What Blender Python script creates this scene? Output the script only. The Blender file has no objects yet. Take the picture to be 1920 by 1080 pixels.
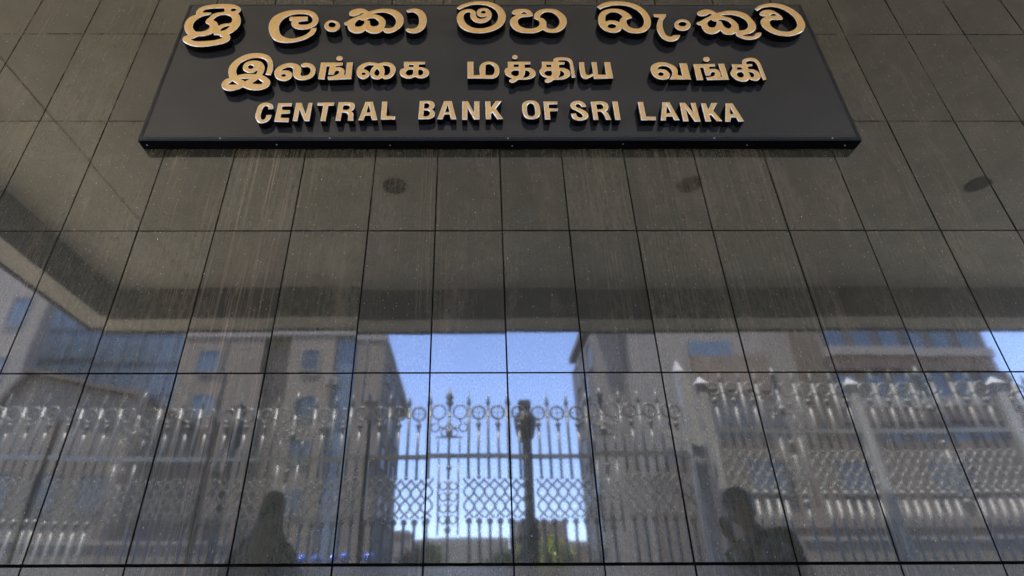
import bpy, bmesh, math, random
import numpy as np
from mathutils import Vector, Matrix, noise

random.seed(7)
S = bpy.context.scene
COL = S.collection

# ---------------------------------------------------------------- camera
cd = bpy.data.cameras.new('camera')
cam = bpy.data.objects.new('camera', cd)
COL.objects.link(cam)
cd.sensor_width = 36
cd.lens = 20.06
cd.shift_x = 0.03776
cd.clip_start = 0.02
cd.clip_end = 2000
CAMX, CAMY, CAMZ = -0.1238, -1.8418, 1.0
_r = Vector((0.99999, -0.00312, -0.00329)); _f = Vector((0.00434, 0.87143, 0.49050)); _u = Vector((0.00134, -0.49051, 0.87144))
cam.matrix_world = Matrix(((_r.x, _u.x, -_f.x, CAMX), (_r.y, _u.y, -_f.y, CAMY), (_r.z, _u.z, -_f.z, CAMZ), (0, 0, 0, 1)))
cd.dof.use_dof = True
cd.dof.focus_distance = 2.05
cd.dof.aperture_fstop = 2.8
S.camera = cam

# ---------------------------------------------------------------- sky, sun, exposure
SUN_EL = math.radians(74)
SUN_DIR = Vector((-0.63, 0.775, 0)).normalized() * math.cos(SUN_EL) + Vector((0, 0, math.sin(SUN_EL)))
w = bpy.data.worlds.new('World')
S.world = w
w.use_nodes = True
wn = w.node_tree
bg = wn.nodes['Background']
sky = wn.nodes.new('ShaderNodeTexSky')
sky.sky_type = 'NISHITA'
sky.sun_disc = False
sky.sun_elevation = SUN_EL
sky.sun_rotation = math.atan2(SUN_DIR.x, SUN_DIR.y)
sky.air_density = 0.8
sky.dust_density = 0.0
sky.ozone_density = 4.0
tint = wn.nodes.new('ShaderNodeMix'); tint.data_type = 'RGBA'; tint.blend_type = 'MULTIPLY'; tint.inputs[0].default_value = 1.0
tint.inputs[7].default_value = (1.10, 0.98, 1.06, 1)
wn.links.new(sky.outputs[0], tint.inputs[6])
wn.links.new(tint.outputs[2], bg.inputs[0])
bg.inputs[1].default_value = 0.15
sd = bpy.data.lights.new('sun', 'SUN')
sd.energy = 3.1
sd.angle = math.radians(0.5)
sd.color = (1.0, 0.95, 0.87)
sun = bpy.data.objects.new('sun', sd)
COL.objects.link(sun)
sun.rotation_euler = SUN_DIR.to_track_quat('Z', 'Y').to_euler()
S.view_settings.view_transform = 'Standard'
S.view_settings.look = 'None'
S.view_settings.gamma = 1
S.view_settings.use_curve_mapping = False
S.view_settings.exposure = 3.6

# ---------------------------------------------------------------- helpers
def tag(o, label=None, cat=None, group=None, kind=None):
    if label: o['label'] = label
    if cat: o['category'] = cat
    if group: o['group'] = group
    if kind: o['kind'] = kind
    return o

def empty(name, loc, label=None, cat=None, group=None, rz=0):
    o = bpy.data.objects.new(name, None)
    o.empty_display_size = 0.2
    o.location = loc
    o.rotation_euler = (0, 0, rz)
    COL.objects.link(o)
    return tag(o, label, cat, group)

def link(name, me, parent=None, loc=(0, 0, 0), rot=(0, 0, 0)):
    o = bpy.data.objects.new(name, me)
    COL.objects.link(o)
    o.location = loc
    o.rotation_euler = rot
    if parent: o.parent = parent
    return o

class MB:
    """collects shapes into one mesh"""
    def __init__(s): s.v = []; s.f = []; s.m = []
    def add(s, V, F, mi=0):
        b = len(s.v); s.v += [tuple(p) for p in V]; s.f += [tuple(i + b for i in f) for f in F]; s.m += [mi] * len(F); return s
    def box(s, x0, x1, y0, y1, z0, z1, mi=0):
        V = [(x0, y0, z0), (x1, y0, z0), (x1, y1, z0), (x0, y1, z0), (x0, y0, z1), (x1, y0, z1), (x1, y1, z1), (x0, y1, z1)]
        return s.add(V, [(3, 2, 1, 0), (4, 5, 6, 7), (0, 1, 5, 4), (1, 2, 6, 5), (2, 3, 7, 6), (3, 0, 4, 7)], mi)
    def tube(s, pts, r, n=6, mi=0, caps=True, closed=False):
        pts = [Vector(p) for p in pts]
        rs = r if isinstance(r, (list, tuple)) else [r] * len(pts)
        V = []; F = []
        N = len(pts); ref = None
        for i, p in enumerate(pts):
            if closed: d = pts[(i + 1) % N] - pts[i - 1]
            else: d = pts[min(i + 1, N - 1)] - pts[max(i - 1, 0)]
            d.normalize()
            if ref is None:
                ref = Vector((0, 1, 0)) if abs(d.y) < 0.9 else Vector((1, 0, 0))
            a = d.cross(ref).normalized(); b = a.cross(d).normalized(); ref = b
            for k in range(n):
                t = 2 * math.pi * (k + 0.5) / n
                V.append(p + a * math.cos(t) * rs[i] + b * math.sin(t) * rs[i])
        for i in range(N if closed else N - 1):
            j = (i + 1) % N
            for k in range(n):
                F.append((i * n + k, i * n + (k + 1) % n, j * n + (k + 1) % n, j * n + k))
        if caps and not closed:
            F.append(tuple(range(n - 1, -1, -1))); F.append(tuple((N - 1) * n + k for k in range(n)))
        return s.add(V, F, mi)
    def lathe(s, c, prof, n=10, mi=0):
        V = []; F = []
        for (r, z) in prof:
            for k in range(n):
                t = 2 * math.pi * k / n
                V.append((c[0] + r * math.cos(t), c[1] + r * math.sin(t), c[2] + z))
        for i in range(len(prof) - 1):
            for k in range(n):
                F.append((i * n + k, i * n + (k + 1) % n, (i + 1) * n + (k + 1) % n, (i + 1) * n + k))
        F.append(tuple(range(n - 1, -1, -1))); F.append(tuple((len(prof) - 1) * n + k for k in range(n)))
        return s.add(V, F, mi)
    def ball(s, c, r, n=8, m=6, mi=0, sc=(1, 1, 1)):
        prof = [(max(1e-4, math.sin(math.pi * i / m)) * r * sc[0], -math.cos(math.pi * i / m) * r * sc[2]) for i in range(m + 1)]
        return s.lathe(c, prof, n, mi)
    def prism(s, poly, ax, a, b, mi=0):
        """poly of 2D points extruded along axis ax from a to b"""
        def P(u, v, t): return {'x': (t, u, v), 'y': (u, t, v), 'z': (u, v, t)}[ax]
        n = len(poly)
        V = [P(u, v, a) for u, v in poly] + [P(u, v, b) for u, v in poly]
        F = [tuple(range(n - 1, -1, -1)), tuple(range(n, 2 * n))] + [(i, (i + 1) % n, n + (i + 1) % n, n + i) for i in range(n)]
        return s.add(V, F, mi)
    def mesh(s, name, mats, smooth=False):
        me = bpy.data.meshes.new(name)
        me.from_pydata(s.v, [], s.f)
        bm = bmesh.new(); bm.from_mesh(me); bmesh.ops.recalc_face_normals(bm, faces=bm.faces); bm.to_mesh(me); bm.free()
        for m in (mats if isinstance(mats, (list, tuple)) else [mats]): me.materials.append(m)
        me.polygons.foreach_set('material_index', s.m)
        if smooth: me.polygons.foreach_set('use_smooth', [True] * len(me.polygons))
        me.update()
        return me
    def build(s, name, mats, parent=None, loc=(0, 0, 0), rot=(0, 0, 0), smooth=False):
        return link(name, s.mesh(name, mats, smooth), parent, loc, rot)

# ---------------------------------------------------------------- materials
class NT:
    def __init__(s, name):
        s.mat = bpy.data.materials.new(name); s.mat.use_nodes = True
        s.t = s.mat.node_tree; s.p = s.t.nodes['Principled BSDF']
    def n(s, typ, **kw):
        nd = s.t.nodes.new('ShaderNode' + typ)
        for k, v in kw.items():
            if k.startswith('i_'):
                nd.inputs[k[2:].replace('_', ' ')].default_value = v
            else: setattr(nd, k, v)
        return nd
    def l(s, a, b): s.t.links.new(a, b)
    def val(s, x, to):
        if isinstance(x, (int, float, tuple)): to.default_value = x
        else: s.l(x, to)
    def math(s, op, a, b=0.0, c=None, clamp=False):
        m = s.n('Math', operation=op, use_clamp=clamp); s.val(a, m.inputs[0]); s.val(b, m.inputs[1])
        if c is not None: s.val(c, m.inputs[2])
        return m.outputs[0]
    def mix(s, f, a, b, blend='MIX'):
        m = s.n('Mix', data_type='RGBA', blend_type=blend); s.val(f, m.inputs[0]); s.val(a, m.inputs[6]); s.val(b, m.inputs[7]); return m.outputs[2]
    def ramp(s, x, pts):
        r = s.n('ValToRGB'); s.l(x, r.inputs[0]); e = r.color_ramp.elements
        while len(e) < len(pts): e.new(0.5)
        for i, (p, c) in enumerate(pts):
            e[i].position = p; e[i].color = (c, c, c, 1) if isinstance(c, (int, float)) else c
        return r.outputs[0]
    def noise(s, vec, scale, detail=4, rough=0.55, dist=0.0):
        t = s.n('TexNoise'); t.inputs['Scale'].default_value = scale; t.inputs['Detail'].default_value = detail
        t.inputs['Roughness'].default_value = rough; t.inputs['Distortion'].default_value = dist; s.l(vec, t.inputs['Vector']); return t.outputs['Fac']
    def scale(s, vec, sc, off=None):
        m = s.n('Mapping'); s.l(vec, m.inputs[0]); m.inputs['Scale'].default_value = sc
        if off is not None: s.l(off, m.inputs['Location'])
        return m.outputs[0]
    def bump(s, h, strength, dist):
        b = s.n('Bump'); b.inputs['Strength'].default_value = strength; b.inputs['Distance'].default_value = dist; s.l(h, b.inputs['Height']); s.l(b.outputs[0], s.p.inputs['Normal'])
    def set(s, **kw):
        for k, v in kw.items():
            i = s.p.inputs[{'base': 'Base Color', 'rough': 'Roughness', 'metal': 'Metallic', 'ior': 'IOR', 'spec': 'Specular IOR Level', 'trans': 'Transmission Weight', 'coat': 'Coat Weight'}[k]]
            if k == 'base' and isinstance(v, tuple) and len(v) == 3: v = v + (1,)
            s.val(v, i)
        return s

def plain(name, col, rough=0.6, metal=0.0, var=0.25, sc=3.0, spec=0.5, bump=0.0):
    """painted or mineral surface with soft mottling and grime"""
    m = NT(name)
    g = m.n('NewGeometry').outputs['Position']
    a = m.noise(g, sc, 6, 0.6); b = m.noise(m.scale(g, (sc * 4, sc * 4, sc * 0.6)), 1.0, 4, 0.6)
    f = m.math('MULTIPLY', a, b)
    f = m.ramp(f, [(0.12, 1 - var), (0.42, 1 + var * 0.4)])
    c = m.mix(1.0, col + (1,), f, 'MULTIPLY')
    m.set(base=c, rough=rough, metal=metal, spec=spec)
    if bump:
        m.bump(m.noise(g, sc * 20, 5, 0.6), bump, 0.01)
    return m.mat

def granite():
    m = NT('polished_granite')
    geo = m.n('NewGeometry'); P = geo.outputs['Position']
    info = m.n('ObjectInfo'); rnd = info.outputs['Random']
    off = m.n('CombineXYZ'); m.l(m.math('MULTIPLY', rnd, 37.0), off.inputs[0]); m.l(m.math('MULTIPLY', rnd, 91.0), off.inputs[2])
    sep = m.n('SeparateXYZ'); m.l(P, sep.inputs[0])
    low = m.n('MapRange'); m.l(sep.outputs['Z'], low.inputs[0]); low.inputs[1].default_value = 1.12; low.inputs[2].default_value = 1.10; low.inputs[3].default_value = 0.0; low.inputs[4].default_value = 1.0
    # mineral body: fine dark and olive grains, drawn out along the vein direction (vertical)
    g1 = m.noise(m.scale(P, (90, 90, 26), off.outputs[0]), 1.0, 5, 0.65)
    g2 = m.noise(m.scale(P, (420, 420, 260), off.outputs[0]), 1.0, 3, 0.6)
    body = m.mix(m.ramp(g1, [(0.35, 0.0), (0.68, 1.0)]), (0.0150, 0.0135, 0.0060, 1), (0.0410, 0.0360, 0.0180, 1))
    body = m.mix(m.ramp(g2, [(0.56, 0.0), (0.74, 0.65)]), body, (0.075, 0.060, 0.044, 1))
    tint = m.ramp(rnd, [(0.0, 0.62), (1.0, 1.38)])
    body = m.mix(1.0, body, tint, 'MULTIPLY')
    # rust and lime run-off: long thin vertical streaks, only in some columns and mostly lower down
    sx = m.noise(m.scale(P, (75, 1, 0.9)), 1.0, 5, 0.8)
    colm = m.noise(m.scale(P, (2.1, 1, 0.05)), 1.0, 1, 0.5)
    def band(x0, wd, a):
        u = m.math('DIVIDE', m.math('SUBTRACT', sep.outputs['X'], x0), wd)
        return m.math('MULTIPLY', m.math('EXPONENT', m.math('MULTIPLY', m.math('MULTIPLY', u, u), -1.0)), a)
    bands = m.math('ADD', m.math('ADD', band(-0.95, 0.15, 1.3), band(-0.27, 0.05, 1.2)), m.math('ADD', band(1.12, 0.10, 0.9), band(0.42, 0.05, 0.6)))
    stk = m.math('MULTIPLY', m.ramp(sx, [(0.50, 0.0), (0.78, 1.0)]), m.math('ADD', m.ramp(colm, [(0.42, 0.14), (0.66, 0.8)]), bands))
    body = m.mix(m.math('MULTIPLY', stk, m.math('MULTIPLY_ADD', low.outputs[0], 0.4, 0.60)), body, (0.23, 0.15, 0.09, 1))
    sx2 = m.noise(m.scale(P, (120, 1, 1.6)), 1.0, 4, 0.75)
    stk2 = m.ramp(sx2, [(0.60, 0.0), (0.80, 1.0)])
    body = m.mix(m.math('MULTIPLY', stk2, 0.45), body, (0.16, 0.15, 0.13, 1))
    blot = m.noise(m.scale(P, (7, 7, 2.2)), 1.0, 6, 0.7)
    body = m.mix(m.ramp(blot, [(0.48, 0.0), (0.68, 0.60)]), body, (0.088, 0.064, 0.036, 1))
    # haze of dust, heavier under the last joint
    d = m.noise(m.scale(P, (3.0, 3.0, 2.0)), 1.0, 6, 0.65)
    dust = m.math('ADD', m.ramp(d, [(0.35, 0.03), (0.7, 0.13)]), m.math('MULTIPLY', low.outputs[0], 0.10))
    body = m.mix(dust, body, (0.155, 0.138, 0.092, 1))
    # tiny chips, lime specks and bird spots
    vo = m.n('TexVoronoi', feature='F1'); vo.inputs['Scale'].default_value = 1.0; m.l(m.scale(P, (50, 50, 22)), vo.inputs['Vector'])
    cell = m.n('SeparateColor'); m.l(vo.outputs['Color'], cell.inputs[0])
    spot = m.math('MULTIPLY', m.math('LESS_THAN', vo.outputs['Distance'], m.math('MULTIPLY', cell.outputs[0], 0.075)), m.math('GREATER_THAN', cell.outputs[1], 0.991))
    vo2 = m.n('TexVoronoi', feature='F1'); vo2.inputs['Scale'].default_value = 1.0; m.l(m.scale(P, (150, 150, 70)), vo2.inputs['Vector'])
    cell2 = m.n('SeparateColor'); m.l(vo2.outputs['Color'], cell2.inputs[0])
    spot2 = m.math('MULTIPLY', m.math('LESS_THAN', vo2.outputs['Distance'], 0.20), m.math('GREATER_THAN', cell2.outputs[1], m.ramp(sx, [(0.42, 1.0), (0.72, 0.93)])))
    body = m.mix(m.math('MULTIPLY', spot, 0.8), body, (0.42, 0.41, 0.38, 1))
    body = m.mix(m.math('MULTIPLY', spot2, 0.5), body, (0.33, 0.30, 0.26, 1))
    # polish: the grains take the polish unevenly, so the mirror image sparkles
    sp = m.noise(m.scale(P, (300, 300, 130), off.outputs[0]), 1.0, 4, 0.75)
    lvl = m.ramp(sp, [(0.36, 0.42), (0.56, 0.54), (0.68, 0.88)])
    lvl = m.math('MULTIPLY', lvl, m.math('SUBTRACT', 1.0, m.math('MULTIPLY', spot, 0.8)))
    m.set(base=body, spec=lvl, ior=2.08, coat=0.18)
    m.p.inputs['Coat Roughness'].default_value = 0.42
    m.p.inputs['Coat IOR'].default_value = 1.6
    ro = m.math('ADD', m.ramp(d, [(0.3, 0.026), (0.75, 0.042)]), m.math('MULTIPLY', low.outputs[0], 0.09))
    m.l(ro, m.p.inputs['Roughness'])
    hb = m.math('ADD', m.noise(m.scale(P, (5, 5, 5), off.outputs[0]), 1.0, 2, 0.5), m.math('MULTIPLY', g2, 0.0))
    m.bump(hb, 0.10, 0.0009)
    return m.mat
GLYPHS = [  # outlines of the raised letters on the sign plane, tenths of a millimetre from its centre; * is a sharp corner
  ["-14504,3550 -14418,3796 -14238,3949 -13787,4084 -13315,4123 -12826,4085 -12559,3951 -12386,3742 -12389,3515 -12469,3440* -12319,3160 -12225,2864 -12202,2571 -12273,2281 -12409,2030 -12584,1870* -12486,1675 -12462,1500 -12540,1325 -12740,1186 -13124,1065 -13559,979 -13950,996 -14274,1116 -14544,1289 -14656,1463 -14662,1674 -14545,1762 -14461,1797* -14665,2064 -14802,2387 -14838,2678 -14777,3009 -14633,3194 -14466,3288*",
   "-14218,3551* -14083,3691 -13720,3778 -13210,3798* -13131,3533* -13230,3495 -13503,3439 -13707,3289 -13780,3084 -13865,2936 -13886,2770 -13826,2661 -13689,2570 -13609,2424 -13620,2262 -13727,2118 -13919,2047 -14178,2064 -14357,2279 -14420,2496 -14410,2751 -14302,2991 -14132,3176 -13936,3251 -13787,3326 -13741,3438* -13868,3476 -14125,3457*",
   "-13555,2918* -13458,3121 -13253,3270 -12996,3289 -12784,3178 -12667,3011 -12633,2790 -12701,2662 -12885,2643 -13080,2570 -13197,2461* -13256,2570 -13354,2753 -13468,2844",
   "-13050,2155 -13018,2281 -12902,2389 -12734,2480 -12676,2425 -12739,2281 -12872,2137 -12982,2108",
   "-14290,1516* -14154,1569 -14059,1656 -13957,1709 -13688,1745 -13439,1869 -13324,1976* -13266,1816 -13150,1816 -12981,1781 -12966,1710 -12801,1640* -12948,1517 -13204,1429 -13559,1377 -13875,1359 -14112,1394",
   "-12884,3666 -12832,3760 -12668,3780 -12609,3666 -12674,3571 -12793,3571"],
  ["-8534,2339* -8531,2141 -8609,1856 -8911,1538 -9231,1363 -9673,1258 -10067,1293 -10394,1467 -10644,1854 -10787,2283 -10822,2755 -10720,3124 -10478,3386 -10152,3574 -9805,3650 -9378,3670 -9012,3614 -8748,3426 -8566,3127 -8516,2831 -8583,2539 -8788,2321 -9053,2213 -9309,2212 -9555,2302 -9725,2501 -9782,2720 -9740,2830* -9872,2848* -9928,2977* -9918,3144* -9068,3163* -9025,2849* -9349,2812* -9435,2757 -9442,2647 -9361,2574 -9171,2556 -8945,2611 -8805,2794 -8823,3015 -8960,3238 -9213,3350 -9525,3368 -9846,3293 -10081,3125 -10270,2829 -10328,2464 -10275,2140 -10130,1819 -9894,1643 -9581,1555 -9272,1643 -8997,1820 -8823,2069 -8783,2285*"],
  ["-7432,2467 -7449,2286 -7537,2139 -7676,2056 -7841,2056 -8000,2138 -8123,2285 -8181,2466 -8169,2652 -8081,2802 -7941,2887 -7773,2887 -7613,2803 -7490,2653",
   "-7646,2558 -7655,2474 -7696,2402 -7764,2365 -7841,2365 -7918,2401 -7976,2474 -8002,2557 -7996,2645 -7956,2718 -7887,2755 -7810,2755 -7732,2718 -7675,2645"],
  ["-7099,3390 -7089,3522 -6951,3692 -6672,3776 -6429,3749 -6252,3636 -6173,3560* -6011,3617 -5709,3731 -5353,3770 -4989,3713 -4689,3506 -4505,3206 -4439,2872 -4479,2543 -4637,2253 -4856,2037 -5082,1948 -5272,2001 -5375,2144* -5460,2037 -5638,1930 -5870,1929 -6063,2018 -6203,2161* -6340,2000 -6588,1929 -6854,2035 -7031,2287 -7091,2522* -7208,2522* -7275,2704* -7165,2778* -6952,2999 -6641,3203 -6443,3372 -6382,3485* -6519,3428 -6650,3297 -6854,3203 -7036,3240",
   "-6745,2577 -6696,2796 -6547,2962 -6469,2889 -6314,2870* -6309,2687 -6386,2504 -6542,2414 -6686,2450",
   "-6239,2952* -6011,3056 -5819,3019 -5651,2834 -5601,2651 -5660,2505 -5842,2440 -5990,2523 -6039,2687 -6060,2852* -6186,2889",
   "-5991,3372* -5759,3448 -5452,3486 -5134,3374 -4904,3131 -4802,2835 -4830,2542 -4970,2343 -5154,2306 -5343,2342* -5290,2578 -5309,2835 -5446,3093 -5649,3261 -5845,3335"],
  ["-4362,3638* -4153,3752 -3866,3772 -3621,3658 -3444,3394 -3348,3059 -3345,2653 -3426,2326 -3602,2074 -3829,1949 -4062,1967 -4231,2074 -4319,2199* -4220,2307* -4078,2271 -3893,2308 -3748,2471 -3690,2763 -3717,3095 -3823,3356 -4021,3506 -4258,3468*"],
  ["-1913,3820* -1761,4019 -1434,4204 -1046,4329 -658,4360 -271,4283 73,4083 315,3777 439,3414 456,3055 359,2672 163,2380 -123,2149 -498,1991 -871,1948 -1242,2019 -1559,2205 -1767,2495 -1884,2875 -1887,3172 -1814,3441 -1643,3638 -1433,3729 -1202,3729 -1030,3608 -974,3442 -975,3262 -900,3084 -768,3010 -597,3039 -462,3173 -442,3248* -595,3158 -747,3158 -880,3262 -935,3472 -877,3684 -722,3806 -529,3822 -358,3730 -246,3534 -213,3293 -275,3025 -430,2818 -639,2700 -865,2700 -1072,2817 -1204,3024 -1251,3232 -1232,3412 -1260,3502* -1394,3502 -1527,3382 -1574,3142 -1525,2846 -1392,2582 -1186,2394 -905,2307 -587,2322 -304,2438 -75,2642 64,2936 101,3264 4,3625 -183,3853 -469,4036 -816,4097 -1125,4081 -1433,3943 -1625,3820 -1787,3698*",
   "-490,3518 -504,3467 -539,3425 -589,3404 -644,3404 -693,3425 -727,3467 -738,3518 -726,3572 -691,3615 -641,3636 -586,3636 -536,3615 -502,3573"],
  ["772,3514 886,3685 1148,3753 1429,3754 1640,3651 1757,3431 1779,3245* 1572,3178 1335,3144 1161,3077 1048,2926 1029,2728 1095,2530 1257,2367 1485,2286 1717,2302 1913,2400 2049,2564 2061,2762 1986,2927 1821,3027* 1861,3363 2025,3601 2271,3738 2598,3772 2939,3704 3198,3432 3345,3129 3370,2796 3290,2467 3077,2174 2812,2012 2539,1996 2334,2076 2196,2206* 2020,2076 1762,1963 1427,1963 1115,2011 850,2204 692,2497 650,2793 734,3059 912,3244 1001,3335* 809,3362",
   "1186,3396* 1288,3498 1376,3539 1479,3447 1498,3396* 1325,3379",
   "2093,3111* 2157,3296 2320,3482 2538,3533 2769,3449 2945,3213 3030,2929 3009,2664 2884,2401 2705,2271 2537,2271 2374,2352* 2377,2564 2382,2795 2288,2994 2187,3078"],
  ["4945,3936* 5201,4167 5583,4322 6001,4362 6431,4304 6843,4130 7161,3824 7344,3445 7411,3034 7377,2665 7244,2337 7018,2084 6720,1959 6440,1959 6175,2066 5954,2336* 5832,2119 5606,1994 5375,2011 5112,2154 4934,2443 4881,2809 4950,3217 5131,3555 5415,3726 5759,3784 6110,3708 6368,3481 6504,3256 6537,3070* 6299,2977 6234,2847 6233,2664 6339,2408 6535,2300 6746,2300 6961,2482 7075,2775 7078,3107 6985,3444 6789,3747 6483,3976 6155,4052 5792,4052 5491,3955 5262,3860 5079,3726*",
   "5233,2994 5316,3292 5479,3461 5702,3518 5932,3443 6056,3293 6084,3144* 5969,2995 5891,2755* 5761,2847 5576,2883 5386,2883 5245,2791*",
   "5704,2473 5674,2404 5608,2346 5522,2313 5430,2313 5352,2346 5301,2404 5290,2473 5318,2546 5383,2604 5470,2637 5562,2637 5640,2604 5692,2546"],
  ["7605,3370* 8226,3371* 8171,3183 8002,2886 7929,2592 7904,2301 7938,1942 8024,1764 8177,1711 8358,1818 8638,1818* 8497,1553 8235,1377 8004,1377 7779,1552 7646,1871 7605,2265 7676,2628 7783,2923 7872,3108* 7620,3164*"],
  ["9267,2557 9192,2375 9057,2230 8887,2147 8716,2147 8576,2230 8494,2374 8489,2556 8560,2743 8695,2891 8867,2976 9040,2976 9181,2891 9262,2744",
   "9089,2630 9055,2557 8989,2495 8903,2462 8816,2462 8742,2495 8699,2556 8693,2630 8726,2706 8791,2769 8878,2802 8965,2802 9040,2769 9083,2707"],
  ["9748,3448 9929,3637 10237,3732 10510,3657 10686,3468* 10838,3506 11127,3619 11516,3639 11816,3582 12127,3375 12299,3002 12389,2597 12317,2306 12143,2071 11921,1928 11673,1867 11601,1856* 11607,1785 11855,1750 12092,1768 12256,1964* 12360,2007* 12508,1989* 12426,1804 12242,1627 11957,1503 11637,1520 11392,1661 11274,1803 11295,1945 11390,2053* 11116,1874 10876,1845 10712,1945 10595,2160* 10393,1980 10141,1891 9903,1980 9774,2267 9758,2539* 9664,2539* 9559,2667* 9640,2777* 9769,2833 10103,3074 10324,3223 10479,3392* 10311,3392 10141,3260 9895,3223 9766,3297",
   "10098,2704 10207,2888 10337,2944 10433,2833 10563,2834* 10540,2668 10422,2449 10266,2376 10116,2449",
   "10626,2907* 10840,2963 11038,2889 11171,2742 11224,2559 11168,2413 11026,2304 10901,2377 10823,2559 10804,2797*",
   "10861,3280* 11161,3336 11443,3318 11787,3150 11987,2890 12023,2596 11927,2342 11751,2197 11473,2161* 11532,2414 11532,2669 11402,2927 11250,3094 11032,3187"],
  ["12632,3773* 12853,3984 13187,4158 13591,4217 13940,4159 14257,3986 14535,3681 14730,3266 14781,2783 14710,2453 14521,2128 14226,1912 13883,1770 13529,1752 13204,1840 12910,2054 12702,2342 12653,2707 12732,2928 12927,3133 13041,3208* 12836,3245 12761,3376 12926,3603 13167,3698 13446,3660 13655,3452 13787,3227 13818,3078* 13764,2966* 13498,2948 13260,2947 13141,2855 13093,2671 13121,2415 13299,2198 13551,2091 13856,2091 14130,2235 14321,2453 14402,2782 14350,3190 14180,3528 13958,3775 13637,3928 13274,3927 12984,3831 12714,3621*",
   "13225,3271* 13377,3395 13497,3396 13614,3294* 13411,3253"],
  ["-10144,-932* -10111,-599 -10146,-276 -10266,80 -10479,380 -10767,516 -11056,547 -11410,486 -11699,304 -11959,-11 -12093,-336 -12086,-658 -12016,-947 -11934,-1104* -12110,-1204 -12205,-1402 -12193,-1599 -12083,-1794 -11886,-1905 -11650,-1919 -11435,-1836 -11229,-1697* -10972,-1822 -10687,-1891 -10421,-1863 -10191,-1738 -10088,-1542 -10093,-1345 -10215,-1146 -10400,-989 -10531,-917* -10498,-773 -10489,-541 -10550,-306 -10703,-70 -10963,34 -11239,5 -11434,-129 -11494,-336 -11454,-541 -11326,-687 -11131,-773 -10939,-744 -10827,-599* -10771,-686* -10809,-860* -11039,-846 -11316,-846 -11505,-889 -11632,-947* -11733,-687 -11736,-424 -11634,-129 -11414,79 -11154,199 -10874,214 -10639,139 -10467,-40 -10386,-277 -10365,-570 -10388,-889*",
   "-11004,-395 -11017,-465 -11072,-509 -11154,-509 -11226,-465 -11263,-395 -11253,-321 -11197,-277 -11115,-277 -11043,-321",
   "-11928,-1515* -11776,-1303* -11499,-1515* -11709,-1537",
   "-11465,-1141* -11245,-1161 -11024,-1132* -11212,-1331*",
   "-10894,-1458* -10740,-1289* -10662,-1175* -10408,-1388* -10450,-1486 -10683,-1492"],
  ["-9999,-840 -10003,-562 -9870,-344 -9621,-172 -9330,-124 -9060,-219 -8880,-438 -8823,-685 -8838,-870 -8762,-962 -8594,-962 -8460,-870 -8405,-654 -8452,-468 -8592,-375 -8758,-400 -8872,-344* -8901,-219* -8776,-124 -8563,-124 -8354,-250 -8214,-499 -8195,-808 -8288,-1053 -8476,-1205 -8720,-1250 -8961,-1174 -9129,-962 -9182,-747 -9200,-562 -9306,-422 -9456,-413 -9614,-485 -9747,-640* -9552,-609 -9355,-655 -9215,-809 -9187,-992 -9253,-1175 -9422,-1295 -9612,-1280 -9843,-1144",
   "-9458,-937 -9471,-989 -9518,-1023 -9583,-1023 -9640,-989 -9668,-938 -9658,-882 -9611,-849 -9545,-849 -9487,-882"],
  ["-8012,-92* -7031,-92* -7009,-287* -7324,-327* -7325,-412* -7103,-405 -6941,-530 -6882,-685 -6902,-884* -6813,-930* -6839,-92* -6573,-76* -6536,-1174* -7553,-1234* -7611,-1022* -7334,-967* -7216,-900 -7124,-777 -7126,-669 -7205,-623 -7304,-685 -7344,-885* -7595,-894* -7587,-343* -7725,-343* -7714,-1204* -8000,-1174*"],
  ["-7068,194 -7079,114 -7124,57 -7190,35 -7263,57 -7321,114 -7347,194 -7339,274 -7294,335 -7226,354 -7155,335 -7097,277"],
  ["-6341,-713 -6310,-422 -6132,-186 -5861,-67 -5597,-96 -5412,-156* -5235,-96 -5037,-66 -4788,-170 -4632,-421 -4607,-654 -4679,-915 -4824,-1116 -5036,-1187 -5161,-1087* -5311,-1187 -5509,-1173 -5659,-1030 -5720,-829 -5727,-655 -5686,-480 -5581,-298* -5724,-259 -5882,-289 -6011,-407 -6061,-524* -5895,-597 -5767,-742 -5752,-915 -5832,-1088 -6000,-1188 -6187,-1088 -6302,-916",
   "-5923,-835 -5939,-881 -5984,-910 -6041,-910 -6091,-881 -6113,-835 -6100,-786 -6055,-757 -5998,-757 -5947,-786",
   "-5446,-480* -5333,-655 -5309,-829 -5388,-958 -5513,-886 -5537,-713",
   "-5221,-289* -5061,-289 -4896,-362 -4842,-567 -4848,-771 -4956,-915 -5103,-944* -5090,-713 -5127,-480"],
  ["-4254,-36* -3297,-36* -3301,-208* -3572,-214* -3574,-391* -3373,-420 -3168,-552 -3091,-770 -3153,-972 -3345,-1115 -3542,-1115 -3715,-1015* -3896,-1130 -4134,-1116 -4341,-944 -4413,-741 -4365,-538 -4210,-450* -4250,-273*",
   "-4032,-244* -3811,-244* -3804,-391* -4014,-391*",
   "-4136,-712 -4025,-567 -3836,-552* -3798,-712 -3849,-886 -3985,-943 -4118,-857",
   "-3587,-552* -3447,-566 -3362,-683 -3375,-857 -3491,-929 -3582,-886*"],
  ["-1374,-34* -1112,-34* -1105,-913* -817,-913* -834,-507 -791,-271 -649,-94 -426,-19 -185,-78 -9,-271 55,-536 37,-826 -67,-1028 -227,-1137 -366,-1143* -1372,-1129*",
   "-580,-913* -282,-913 -180,-769 -155,-536 -211,-330 -329,-212 -449,-197 -561,-271*"],
  ["451,-33* 1479,-33* 1470,-205* 1218,-211* 1207,-447* 1447,-447 1619,-593 1676,-826 1595,-1027 1410,-1156 1151,-1213 875,-1214 752,-1341 611,-1412 496,-1342 490,-1228 581,-1157 622,-1114* 506,-1056 352,-913 290,-681 346,-477 447,-433* 455,-212*",
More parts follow.
